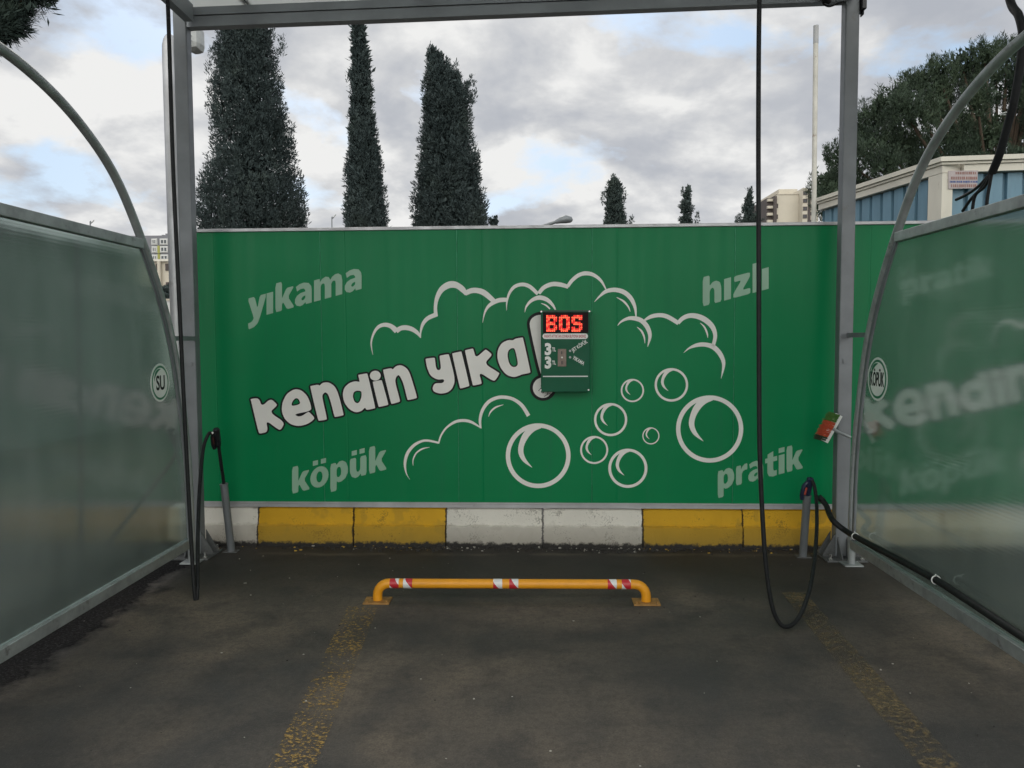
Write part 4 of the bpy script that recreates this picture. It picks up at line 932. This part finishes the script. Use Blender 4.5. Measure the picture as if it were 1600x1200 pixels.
cab_wall(A + dS * 0.09 + inS * 0.06, F + inS * 0.06, inS, 'wall'); cab_wall(A + dR * 0.09 + inR * 0.06, Q + inR * 0.06, inR, 'wall')
cab_wall(F + dR * 0.1, Q + dS * (F - A).length, -dS, 'wall') if False else None
cpq = [A, A + dS * 0.20, A + dS * 0.20 + inS * 0.12, A + dR * 0.10 + inR * 0.10, A + dR * 0.10]
MB().prism([p + Vector((0, 0, 0.0)) for p in cpq], (0, 0, ZC - 0.155)).build('corner_post', CREAMT, cab)
tr = MB()
for z0, z1, o_ in ((ZC - 0.15, ZC - 0.078, 0.0), (ZC - 0.074, ZC - 0.050, 0.02), (ZC - 0.046, ZC, 0.045)):
    for p, q, inn, ext in ((A - dR * o_, F - dR * o_, inS, 0), ):
        tr.prism([p - inn * o_ * 0 + Vector((0, 0, z0)), q + Vector((0, 0, z0)), q + inn * 0.2 + Vector((0, 0, z0)), p + inn * 0.2 + Vector((0, 0, z0))], (0, 0, z1 - z0))
    p, q = A - dS * o_, Q - dS * o_
    tr.prism([p + Vector((0, 0, z0)) + dR * 0.201, q + Vector((0, 0, z0)), q + inR * 0.2 + Vector((0, 0, z0)), p + inR * 0.2 + Vector((0, 0, z0)) + dR * 0.201], (0, 0, z1 - z0))
    tr.prism([A - dR * o_ - dS * o_ + Vector((0, 0, z0)), A - dS * o_ + dR * 0.2 + Vector((0, 0, z0)), A + dR * 0.2 + Vector((0, 0, z0)), A - dR * o_ + Vector((0, 0, z0))], (0, 0, z1 - z0)) if o_ > 0 else None
tr.build('roof_trim', CREAMT, cab)
far = (F - A).length
MB().prism([A + dR * 0.1 + dS * 0.1 + Vector((0, 0, ZC - 0.10)), F + dR * 0.1 + Vector((0, 0, ZC - 0.10)), F + dR * 5 + Vector((0, 0, ZC - 0.10)), Q + dS * 0.1 + Vector((0, 0, ZC - 0.10))], (0, 0, 0.06)).build('roof', CREAMT, cab)
MB().prism([F + dR * 0.1, F + dR * 5, F + dR * 5 - dS * 0.06, F + dR * 0.1 - dS * 0.06], (0, 0, ZC - 0.101)).build('wall', BLUEC, cab)
MB().prism([Q + dS * 0.1, F + dR * 5 - dS * 0.07, F + dR * 4.94 - dS * 0.07, Q + dS * 0.1 - dR * 0.06], (0, 0, ZC - 0.101)).build('wall', BLUEC, cab)
# notice board on the cabin (lettering in red and blue, illegible in the photograph)
sg = empty('notice_board', 'small weathered notice with red and blue lettering on the blue cabin', 'notice', PY(1505, 280, cA.y))
def cpt(x, y): return onplane(x, y, A - inR * 0.012, inR)
p0, p1, p2, p3 = cpt(1482, 267), cpt(1528, 266), cpt(1527, 294), cpt(1482, 295)
MB().prism([p0, p1, p2, p3], inR * 0.01).build('board', surf('weathered_board', (0.42, 0.36, 0.36), 0.6, 0, 0.15, 20), sg)
rr = random.Random(11)
def nline(y, h, x0, x1, mat):
    x = x0; mb = MB()
    while x < x1:
        wd = rr.uniform(1.2, 2.6); a0, a1 = cpt(x, y), cpt(min(x + wd, x1), y + h)
        off = -inR * 0.002
        q = [cpt(x, y) + off, cpt(x + wd, y) + off, cpt(x + wd, y + h) + off, cpt(x, y + h) + off]; mb.prism(q, inR * 0.0015); x += wd + rr.uniform(0.5, 1.6)
    mb.build('lettering', mat, sg)
BLUEPR = surf('blue_print', (0.05, 0.09, 0.25), 0.5); REDW = surf('faded_red_print', (0.26, 0.13, 0.11), 0.5)
nline(268.5, 4, 1493, 1525, REDW); nline(276, 4.5, 1486, 1525, REDW); nline(282.5, 3, 1484, 1526, BLUEPR); nline(288, 4.5, 1486, 1524, REDW)
pp = empty('white_pole', 'tall weathered white pole at the left end of the blue cabin', 'pole', PY(1271, 345, 9.95))
pb0, pt0 = PY(1271.5, 345, 9.95), PY(1275, 40, 9.95); dd = (pb0 - pt0); bt_ = pb0 + dd * (pb0.z / -dd.z)
pp.location = bt_; WM[pp] = Matrix.Translation(bt_)
MB().tube([bt_, pt0 - (pt0 - bt_).normalized() * 0.22], 0.030, 14).build('shaft', POLEW, pp, smooth=True)
MB().tube([pt0 - (pt0 - bt_).normalized() * 0.22, pt0], 0.032, 14).build('cap', surf('grey_cap', (0.33, 0.33, 0.33), 0.6), pp, smooth=True)

# ------------------------------------------------------------------ trees
def tufts(mb, p, d, n, ln, wd, spread, rnd):
    for _ in range(n):
        v = (d + Vector((rnd.gauss(0, 1), rnd.gauss(0, 1), rnd.gauss(0, 1))) * spread).normalized()
        l_ = ln * rnd.uniform(0.6, 1.25); s = v.cross(Vector((rnd.gauss(0, 1), rnd.gauss(0, 1), rnd.gauss(0, 1)))).normalized() * wd * rnd.uniform(0.6, 1.2)
        b0 = p + Vector((rnd.gauss(0, 1), rnd.gauss(0, 1), rnd.gauss(0, 1))) * ln * 0.25
        k = len(mb.v); mb.v += [b0 - s * 0.5, b0 + v * l_ * 0.5 - s, b0 + v * l_, b0 + v * l_ * 0.5 + s]; mb.f.append((k, k + 1, k + 2, k + 3)); mb.mi.append(0)
def flame(mb, p, ax, ln, rad, k, bl, wd, rnd, blunt=0.15, out=0.6):     # one upright spray of small leaf blades
    x = ax.cross(Vector((0.3, 0.8, 0.2))).normalized(); y = ax.cross(x)
    for _ in range(k):
        f = rnd.random(); r_ = rad * ((1 - f) ** 0.7 * (1 - blunt) + blunt) * min(1.0, 0.45 + f * 3) * (0.5 + 0.5 * rnd.random()); a = rnd.uniform(0, 6.283)
        o = x * math.cos(a) + y * math.sin(a)
        tufts(mb, p + ax * (f * ln) + o * r_, (ax + o * out).normalized(), 3, bl, wd, 0.35, rnd)
def cypress(name, label, prof, Yd, n, ln, wd, mat, seed, spread=0.55, lean_out=0.5, group=None, spurs=(), inner=3.0):
    rnd = random.Random(seed)
    pr = sorted([(PY((a + b) / 2, y, Yd), (b - a) / 2 * Yd / FPX) for y, a, b in prof], key=lambda q: q[0].z)
    zlo = pr[0][0].z; gx = pr[0][0].x
    root = empty(name, label, 'tree', (gx, Yd, 0), group)
    if zlo > 1.2: pr = [(Vector((gx, Yd, 0.9)), pr[0][1] * 0.75)] + pr
    def at(z):
        for (p, r), (q, s) in zip(pr[:-1], pr[1:]):
            if p.z <= z <= q.z:
                f = (z - p.z) / max(q.z - p.z, 1e-6); return p.x + (q.x - p.x) * f, r + (s - r) * f
        return pr[-1][0].x, pr[-1][1]
    zt = pr[-1][0].z; z0 = pr[0][0].z; mb = MB()
    zs = [z0 + (zt - z0) * i / 60 for i in range(60)]
    vis = max(z0, 2.0)
    wts = [(0.12 + at(z)[1]) * (0.35 if z < vis else 1.0) for z in zs]
    for _ in range(n):
        z = rnd.choices(zs, wts)[0] + rnd.uniform(0, (zt - z0) / 60); cx, r = at(z); a = rnd.uniform(0, 6.283)
        sz = ln * rnd.choice((0.6, 0.8, 1.0, 1.1, 1.4)) * min(1.0, max(0.4, r / 0.7))
        rad = max(0.0, r * rnd.uniform(0.75, 1.0) - sz * (0.34 * spread + 0.10))
        ax = Vector((math.cos(a) * lean_out * rnd.uniform(0.2, 1), math.sin(a) * lean_out * rnd.uniform(0.2, 1), 1.0)).normalized()
        flame(mb, Vector((cx + rad * math.cos(a), Yd + rad * math.sin(a), z - sz * 0.5)), ax, sz, sz * 0.30 * spread, int(26 * sz / ln), ln * 0.20, wd, rnd)
    for _ in range(int(n * inner)):                 # inner sprays that close most of the crown
        z = rnd.choices(zs, wts)[0] + rnd.uniform(0, (zt - z0) / 60); cx, r = at(z); a = rnd.uniform(0, 6.283); rad = max(0.0, r - 0.10) * rnd.uniform(0.0, 0.78)
        tufts(mb, Vector((cx + rad * math.cos(a), Yd + rad * math.sin(a), z - ln * 0.2)), Vector((math.cos(a) * 0.3, math.sin(a) * 0.3, 1)).normalized(), 5, ln * 0.42, wd * 3.4, 0.8, rnd)
    for (x, y, sz) in spurs:
        p = PY(x, y, Yd); flame(mb, p - Vector((0, 0, sz)), Vector((rnd.uniform(-.1, .1), 0, 1)).normalized(), sz, sz * 0.26, int(46 * sz / ln), ln * 0.2, wd, rnd, 0.1, 0.35)
    mb.build('crown', mat, root)
    tk = MB(); tk.tube([(gx, Yd, 0), (gx, Yd, 1.5), (pr[-1][0].x, Yd, zt * 0.8)], [0.16 * (1 + pr[1][1] * 0.3), 0.14, 0.03], 10); tk.build('trunk', BARK, root, smooth=True)
    return root
cypress('cypress', 'broad dark cypress with ragged outline behind the left end of the wall', [(-70, 380, 392), (-20, 360, 412), (36, 343, 429), (71, 337, 431), (100, 333, 435), (143, 329, 447), (165, 328, 454), (196, 330, 458), (227, 329, 462), (259, 321, 468), (290, 313, 478), (321, 305, 483), (356, 300, 487)], 20, 1500, 0.46, 0.0125, CYP, 1, 1.0, 0.45, spurs=((330, 76, 0.9), (441, 58, 0.5), (329, 140, 0.6), (454, 203, 0.4), (344, 44, 0.5)), inner=2.0)
cypress('cypress', 'slender dark cypress column in the middle of the three', [(-30, 557, 561), (5, 554, 565), (40, 551, 568), (102, 548, 580), (165, 545, 585), (227, 542, 594), (290, 536, 604), (356, 534, 610)], 17, 1100, 0.42, 0.010, CYP, 2, 0.55, 0.10, spurs=((546, 112, 0.3), (540, 262, 0.3)))
cypress('cypress', 'cypress with a forked bushy top, right of the slender one', [(78, 671, 678), (90, 668, 694), (108, 664, 708), (130, 660, 728), (160, 658, 738), (196, 656, 739), (227, 653, 746), (259, 649, 751), (290, 645, 756), (320, 641, 764), (356, 638, 771)], 19, 1300, 0.42, 0.0125, CYP, 3, 1.0, 0.5, spurs=((672, 70, 0.4), (676, 80, 0.5), (690, 88, 0.6), (697, 92, 0.5), (711, 98, 0.7), (716, 112, 0.5), (736, 118, 0.7), (731, 128, 0.6), (664, 120, 0.4)))
cypress('small_conifer', 'tiny conifer tip beside the foot of the forked cypress', [(338, 770, 774), (346, 765, 779), (356, 763, 781)], 19.5, 26, 0.3, 0.018, CYP, 9)
cypress('conifer', 'distant bushy conifer with several spiky tips, leftmost of the three beyond the wall', [(278, 957, 962), (286, 953, 968), (292, 949, 972), (304, 946, 974), (318, 944, 976), (335, 943, 979), (352, 943, 982)], 42, 420, 0.62, 0.022, FARC, 4, 0.7, 0.3, spurs=((959, 273, 1.0), (952, 281, 0.9), (967, 280, 0.9), (974, 293, 0.8), (986, 338, 0.6), (944, 300, 0.7)))
cypress('conifer', 'thin distant conifer with drooping tiers, middle of the three beyond the wall', [(291, 1074, 1076), (300, 1070, 1078), (308, 1066, 1080), (314, 1064, 1078), (320, 1061, 1081), (329, 1061, 1083), (335, 1063, 1078), (340, 1061, 1082), (350, 1063, 1082)], 45, 260, 0.48, 0.020, FARC, 5, 0.9, 1.1, spurs=((1067, 293, 0.5), (1089, 331, 0.8), (1075, 290, 0.6)))
cypress('conifer', 'distant pointed conifer just left of the right hose', [(295, 1171, 1172), (303, 1169, 1174), (312, 1164, 1177), (322, 1159, 1180), (330, 1156, 1181), (338, 1153, 1187), (350, 1152, 1190)], 40, 300, 0.46, 0.018, FARC, 6, 0.9, 1.0, spurs=((1171.5, 293, 0.7), (1150, 345, 0.3)))

def pine(label, name, blobs, Yd, mat, seed, nf, fl, fr, bl, wd, trunk_x, kk=16, up=1.0, outw=0.45):
    rnd = random.Random(seed); root = empty(name, label, 'tree', (trunk_x, Yd, 0)); mb = MB(); lim = MB(); br_ = MB()
    for (x, y, r_, dy) in blobs:
        c_ = PY(x, y, Yd + dy); rad = r_ * Yd / FPX
        for _ in range(nf):                       # finger-like shoots over the clump
            d = Vector((rnd.gauss(0, 1), rnd.gauss(0, 1), rnd.gauss(0.2, 1))).normalized()
            p = c_ + Vector((d.x, d.y, d.z * 0.75)) * rad * rnd.uniform(0.65, 0.95)
            ax = (Vector((d.x, d.y, 0)) * 0.35 + Vector((0, 0, up)) + d * 0.25).normalized(); L_ = fl * rnd.uniform(0.6, 1.2)
            flame(mb, p - ax * L_ * 0.5, ax, L_, fr, kk, bl, wd, rnd, 0.8, outw)
        for _ in range(nf * 3):
            q = Vector((rnd.gauss(0, 1), rnd.gauss(0, 1), rnd.gauss(0, 1))).normalized() * rad * rnd.uniform(0.1, 0.8)
            tufts(mb, c_ + q, (q.normalized() * 0.6 + Vector((0, 0, up))).normalized(), 5, bl * 1.8, wd * 4.5, 0.8, rnd)
        st_ = Vector((trunk_x, Yd, max(2.5, c_.z * 0.45)))
        br_.tube([st_, st_.lerp(c_, 0.55) + Vector((0, 0, 0.25)), c_], [0.09, 0.055, 0.02], 7)
    mb.build('crown', mat, root)
    br_.build('limbs', BARK, root, smooth=True)
    lim.tube([(trunk_x, Yd, 0), (trunk_x + 0.05, Yd, 2.0), (trunk_x, Yd, 5.0)], [0.30, 0.25, 0.14], 12); lim.build('trunk', BARK, root, smooth=True)
    return root
rb_ = random.Random(21); blobs = []
edge = [(1288, 262), (1300, 222), (1325, 185), (1352, 158), (1385, 128), (1418, 108), (1452, 92), (1490, 78), (1525, 66), (1560, 60), (1600, 56), (1650, 58), (1700, 70), (1760, 100), (1800, 150)]
for x, y in edge:
    blobs.append((x + 14, y + 26, rb_.uniform(24, 32), rb_.uniform(-0.8, 0.8)))
for x in range(1300, 1790, 36):
    top = min(edge, key=lambda e: abs(e[0] - x))[1]
    for y in range(int(top) + 60, 335, 36):
        blobs.append((x + rb_.uniform(-12, 12), y + rb_.uniform(-10, 10), rb_.uniform(26, 36), rb_.uniform(-2.2, 1.2)))
pine('large round-crowned pine with candle-like shoots behind the blue cabin', 'pine_tree', blobs, 21, PINE, 8, 20, 0.50, 0.062, 0.095, 0.0075, PY(1560, 300, 21).x, 40, 1.9)
blobs = [(-30, -20, 70, 0), (20, 8, 38, 0.2), (45, -18, 36, 0.1), (-25, 45, 40, -0.2), (8, 35, 30, 0), (-110, 0, 90, 0.4), (-90, -110, 90, 0), (0, -90, 70, 0), (62, -20, 22, 0.3), (-60, 60, 30, 0.1)]
pine('dark conifer bough hanging into the top left corner above the arch', 'pine_tree', blobs, 8.5, foliage('bough_needles', (0.020, 0.032, 0.030), (0.032, 0.050, 0.042), (0.05, 0.07, 0.05), 2.0), 18, 60, 0.20, 0.032, 0.07, 0.0028, PY(-170, 200, 8.5).x, 14, 0.25)

# ------------------------------------------------------------------ buildings
def window(parent, p, q, out, fr=WHITEW, depth=0.08):   # p, q: opposite corners on a wall facing -Y
    f = MB(); t_ = 0.09; x0, x1 = min(p[0], q[0]), max(p[0], q[0]); z0, z1 = min(p[2], q[2]), max(p[2], q[2]); y = p[1]
    f.span((x0, y - depth, z0), (x0 + t_, y - 0.002, z1)); f.span((x1 - t_, y - depth, z0), (x1, y - 0.002, z1)); f.span((x0 + t_, y - depth, z0), (x1 - t_, y - 0.002, z0 + t_)); f.span((x0 + t_, y - depth, z1 - t_), (x1 - t_, y - 0.002, z1))
    f.span(((x0 + x1) / 2 - 0.04, y - depth + 0.005, z0 + t_), ((x0 + x1) / 2 + 0.04, y - 0.004, z1 - t_))
    o = f.build('window', fr, parent)
    MB().span((x0 + t_, y - 0.03, z0 + t_), (x1 - t_, y - 0.003, z1 - t_)).build('pane', GLASSW, o); return o
YA = 85.0
def ax(x): return PY(x, 400, YA).x
def az(y): return PY(250, y, YA).z
ap = empty('apartment_building', 'distant grey and white apartment block with lime yellow panels at the far left', 'building', (ax(238), YA, 0), 'apartment blocks')
MB().span((ax(150), YA, 0), (ax(300), YA + 12, az(372))).build('wall', GREYW, ap)
MB().span((ax(155), YA + 1, az(372) + 0.01), (ax(262), YA + 10, az(366))).build('roof', GREYW, ap)
MB().span((ax(246), YA + 2, az(366) + 0.01), (ax(253), YA + 4, az(361))).build('chimney', GREYW, ap)
MB().span((ax(240), YA + 2, az(366) + 0.01), (ax(244), YA + 4, az(363))).build('chimney', GREYW, ap)
fl = [(374, 382), (386, 394), (399, 406), (411, 418), (424, 431)]
for y0, y1 in fl:
    for x0, x1 in ((160, 167), (173, 184), (190, 197), (203, 214), (239, 246), (252, 263), (268, 276), (284, 292)):
        MB().span((ax(x0 - 1), YA - 0.12, az(y1 + 1)), (ax(x1 + 1), YA - 0.005, az(y0 - 1))).build('surround', WHITEW, ap)
        window(ap, (ax(x0), YA - 0.122, az(y1)), (ax(x1), YA - 0.122, az(y0)), 0)
for y0, y1 in ((384, 396), (397, 405), (409, 420)):
    for x0, x1 in ((247.2, 250.8), (198.5, 201.7)): MB().span((ax(x0), YA - 0.15, az(y1)), (ax(x1), YA - 0.005, az(y0))).build('yellow_panel', YELW, ap)
YC = 60.0
def bx(x): return PY(x, 400, YC).x
def bz(y): return PY(250, y, YC).z
cb2 = empty('cream_building', 'cream plastered building with tall narrow windows below the apartment block', 'building', (bx(240), YC, 0))
MB().span((bx(222), YC, 0), (bx(320), YC + 10, bz(409))).build('wall', CREAMW, cb2)
MB().span((bx(221), YC - 0.25, bz(408.8)), (bx(321), YC + 10, bz(405.5))).build('cornice', CREAMT, cb2)
for xx in (229, 250, 285): MB().tube([(bx(xx), YC - 0.2, 0), (bx(xx), YC - 0.2, bz(409.2))], 0.14, 10).build('pilaster', CREAMW, cb2)
for y0, y1 in ((412, 423), (441, 456)):
    for x0 in (223.5, 232, 243.5, 258.5, 270, 295): window(cb2, (bx(x0), YC - 0.005, bz(y1)), (bx(x0 + 4.6), YC - 0.005, bz(y0)), 0, BROWNW)
YH = 40.0
hg = empty('hedge', 'dark green clipped hedge between the cream building and the white wall', 'hedge', (PY(258, 460, YH).x, YH, 0))
mb = MB(); rnd = random.Random(31); xa, xb = PY(150, 460, YH).x, PY(300, 460, YH).x; zh = PY(258, 452, YH).z
for _ in range(2600):
    x = rnd.uniform(xa, xb); z = rnd.uniform(0.3, zh); tufts(mb, Vector((x, YH + rnd.uniform(-0.4, 0.4), z)), Vector((0, -0.4, 1)).normalized(), 3, 0.3, 0.11, 0.8, rnd)
mb.build('leaves', CYP, hg); MB().span((xa, YH - 0.25, 0), (xb, YH + 0.25, zh - 0.25)).build('dense_core', CYP, hg)
YW = 24.0
wl = empty('boundary_wall', 'plain white boundary wall behind the left partition', 'wall', (PY(260, 470, YW).x, YW, 0))
MB().span((PY(252, 470, YW).x, YW, 0), (PY(330, 470, YW).x, YW + 0.2, PY(262, 467, YW).z - 0.06)).build('wall_body', WHITEW, wl)
MB().span((PY(251.5, 470, YW).x, YW - 0.04, PY(262, 467, YW).z - 0.059), (PY(332, 470, YW).x, YW + 0.24, PY(262, 467, YW).z)).build('coping', CREAMW, wl)

hut = empty('added_hut', 'added dull grey hut darkening the view through the left partition', 'hut', (-7.6, 4.5, 0))  # added block that keeps bright sky and ground out of the left sheet
HUTW = surf('dull_grey_render', (0.17, 0.185, 0.175), 0.85, 0, 0.1, 0.6)
MB().span((-10.0, -2.5, 0), (-7.2, 14.0, 3.0)).build('wall', HUTW, hut)
MB().span((-10.15, -2.65, 3.001), (-7.05, 14.1, 3.08)).build('roof', GALVD, hut, bevel=0.01)
dr_ = MB().span((-7.198, 4.3, 0.02), (-7.15, 5.2, 2.05)).build('door', GALVD, hut, bevel=0.004)
MB().tube([(-7.15, 4.42, 1.0), (-7.10, 4.42, 1.0), (-7.10, 4.54, 1.0)], 0.012, 8).build('handle', STEEL, dr_)
for y_ in (1.2, 7.2):
    wf = MB(); wf.span((-7.198, y_, 1.1), (-7.15, y_ + 0.06, 2.1)); wf.span((-7.198, y_ + 1.04, 1.1), (-7.15, y_ + 1.1, 2.1)); wf.span((-7.198, y_ + 0.06, 1.1), (-7.15, y_ + 1.04, 1.16)); wf.span((-7.198, y_ + 0.06, 2.04), (-7.15, y_ + 1.04, 2.1))
    w_ = wf.build('window', WHITEW, hut); MB().span((-7.196, y_ + 0.06, 1.16), (-7.18, y_ + 1.04, 2.04)).build('pane', GLASSW, w_)

YD = 110.0
def dx(x): return PY(x, 320, YD).x
def dz(y): return PY(1235, y, YD).z
ab = empty('apartment_building', 'cream apartment block with brown balconies above the right end of the wall', 'building', (dx(1235), YD, 0), 'apartment blocks')
MB().span((dx(1213), YD, 0), (dx(1248), YD + 14, dz(304))).build('wall', CREAMW, ab)
MB().span((dx(1212.6), YD - 0.1, dz(303.9)), (dx(1248.4), YD + 14, dz(302.8))).build('parapet', CREAMW, ab)
MB().span((dx(1227), YD + 3, dz(302.7)), (dx(1257), YD + 14, dz(289))).build('stair_tower', CREAMW, ab)
MB().span((dx(1208.6), YD - 0.3, 0), (dx(1213) - 0.01, YD + 12, dz(307))).build('brown_bay', BROWNW, ab)
bal = MB().span((dx(1200), YD + 0.6, 0), (dx(1208.6) - 0.01, YD + 12, dz(308))).build('balcony_bay', BROWNW, ab)
for y0 in (309, 320, 331, 342, 353, 364): MB().span((dx(1200), YD + 0.1, dz(y0 + 5)), (dx(1208.5), YD + 0.59, dz(y0 + 1))).build('balcony_front', CREAMW, ab)
MB().span((dx(1248) + 0.01, YD - 1.5, 0), (dx(1256), YD + 12, dz(297))).build('wing', CREAMW, ab)
MB().span((dx(1256) + 0.01, YD - 1.2, 0), (dx(1262), YD + 12, dz(297.5))).build('brown_bay', BROWNW, ab)
MB().span((dx(1262) + 0.01, YD - 0.6, 0), (dx(1276), YD + 12, dz(306))).build('wing', CREAMW, ab)
for y0 in (302, 314, 326, 338):
    window(ab, (dx(1248.8), YD - 1.505, dz(y0 + 6)), (dx(1255.2), YD - 1.505, dz(y0)), 0, BROWNW)
    window(ab, (dx(1263), YD - 0.605, dz(y0 + 12)), (dx(1266), YD - 0.605, dz(y0 + 7)), 0, BROWNW)
for y0 in (318, 335): window(ab, (dx(1213.6), YD - 0.005, dz(y0 + 7)), (dx(1215.6), YD - 0.005, dz(y0)), 0, BROWNW)

# ------------------------------------------------------------------ street lamps beyond the wall
def street_lamp(label, px_top, Yd, arm_px, hd, r_, group='street lamps beyond the wall'):
    t_ = PY(*px_top, Yd); e = PY(*arm_px, Yd)
    root = empty('street_lamp', label, 'street lamp', (t_.x, Yd, 0), group)
    MB().tube(catmull([(t_.x, Yd, 0), (t_.x, Yd, t_.z * 0.7), (t_.x, Yd, t_.z - abs(e.x - t_.x) * 0.25), t_.lerp(e, 0.25) + Vector((0, 0, 0.02)), e], 5), r_, 8).build('pole', GALVD, root, smooth=True)
    d = (e - t_).normalized(); a = e - d * hd * 0.2
    MB().tube([a, a + d * hd * 0.3, a + d * hd * 0.75, a + d * hd], [r_ * 1.1, hd * 0.16, hd * 0.17, hd * 0.06], 10).build('lamp_head', LAMPG, root, smooth=True)
    return root
street_lamp('far street lamp seen between the broad and slender cypresses', (518.5, 343), 70, (522, 338.5), 0.35, 0.05)
street_lamp('far street lamp just above the left partition rail', (141, 350), 60, (144, 347), 0.3, 0.05)
t_ = PY(893, 344, 14)
sl = empty('street_lamp', 'grey street lamp head on a slanting arm peeking over the wall centre', 'street lamp', (PY(800, 372, 14).x, 14, 0), 'street lamps beyond the wall')
p = [Vector((PY(800, 372, 14).x, 14, 0)), Vector((PY(800, 372, 14).x, 14, PY(800, 376, 14).z)), PY(815, 366, 14), PY(845, 354.5, 14), PY(872, 345.5, 14)]
MB().tube(p, 0.030, 10).build('pole', GALVD, sl, smooth=True)
MB().tube([PY(868, 347, 14), PY(875, 344.5, 14), PY(884, 342.5, 14), PY(892, 343.5, 14), PY(894.5, 345, 14)], [0.034, 0.055, 0.075, 0.055, 0.02], 12).build('lamp_head', GALVD, sl, smooth=True)
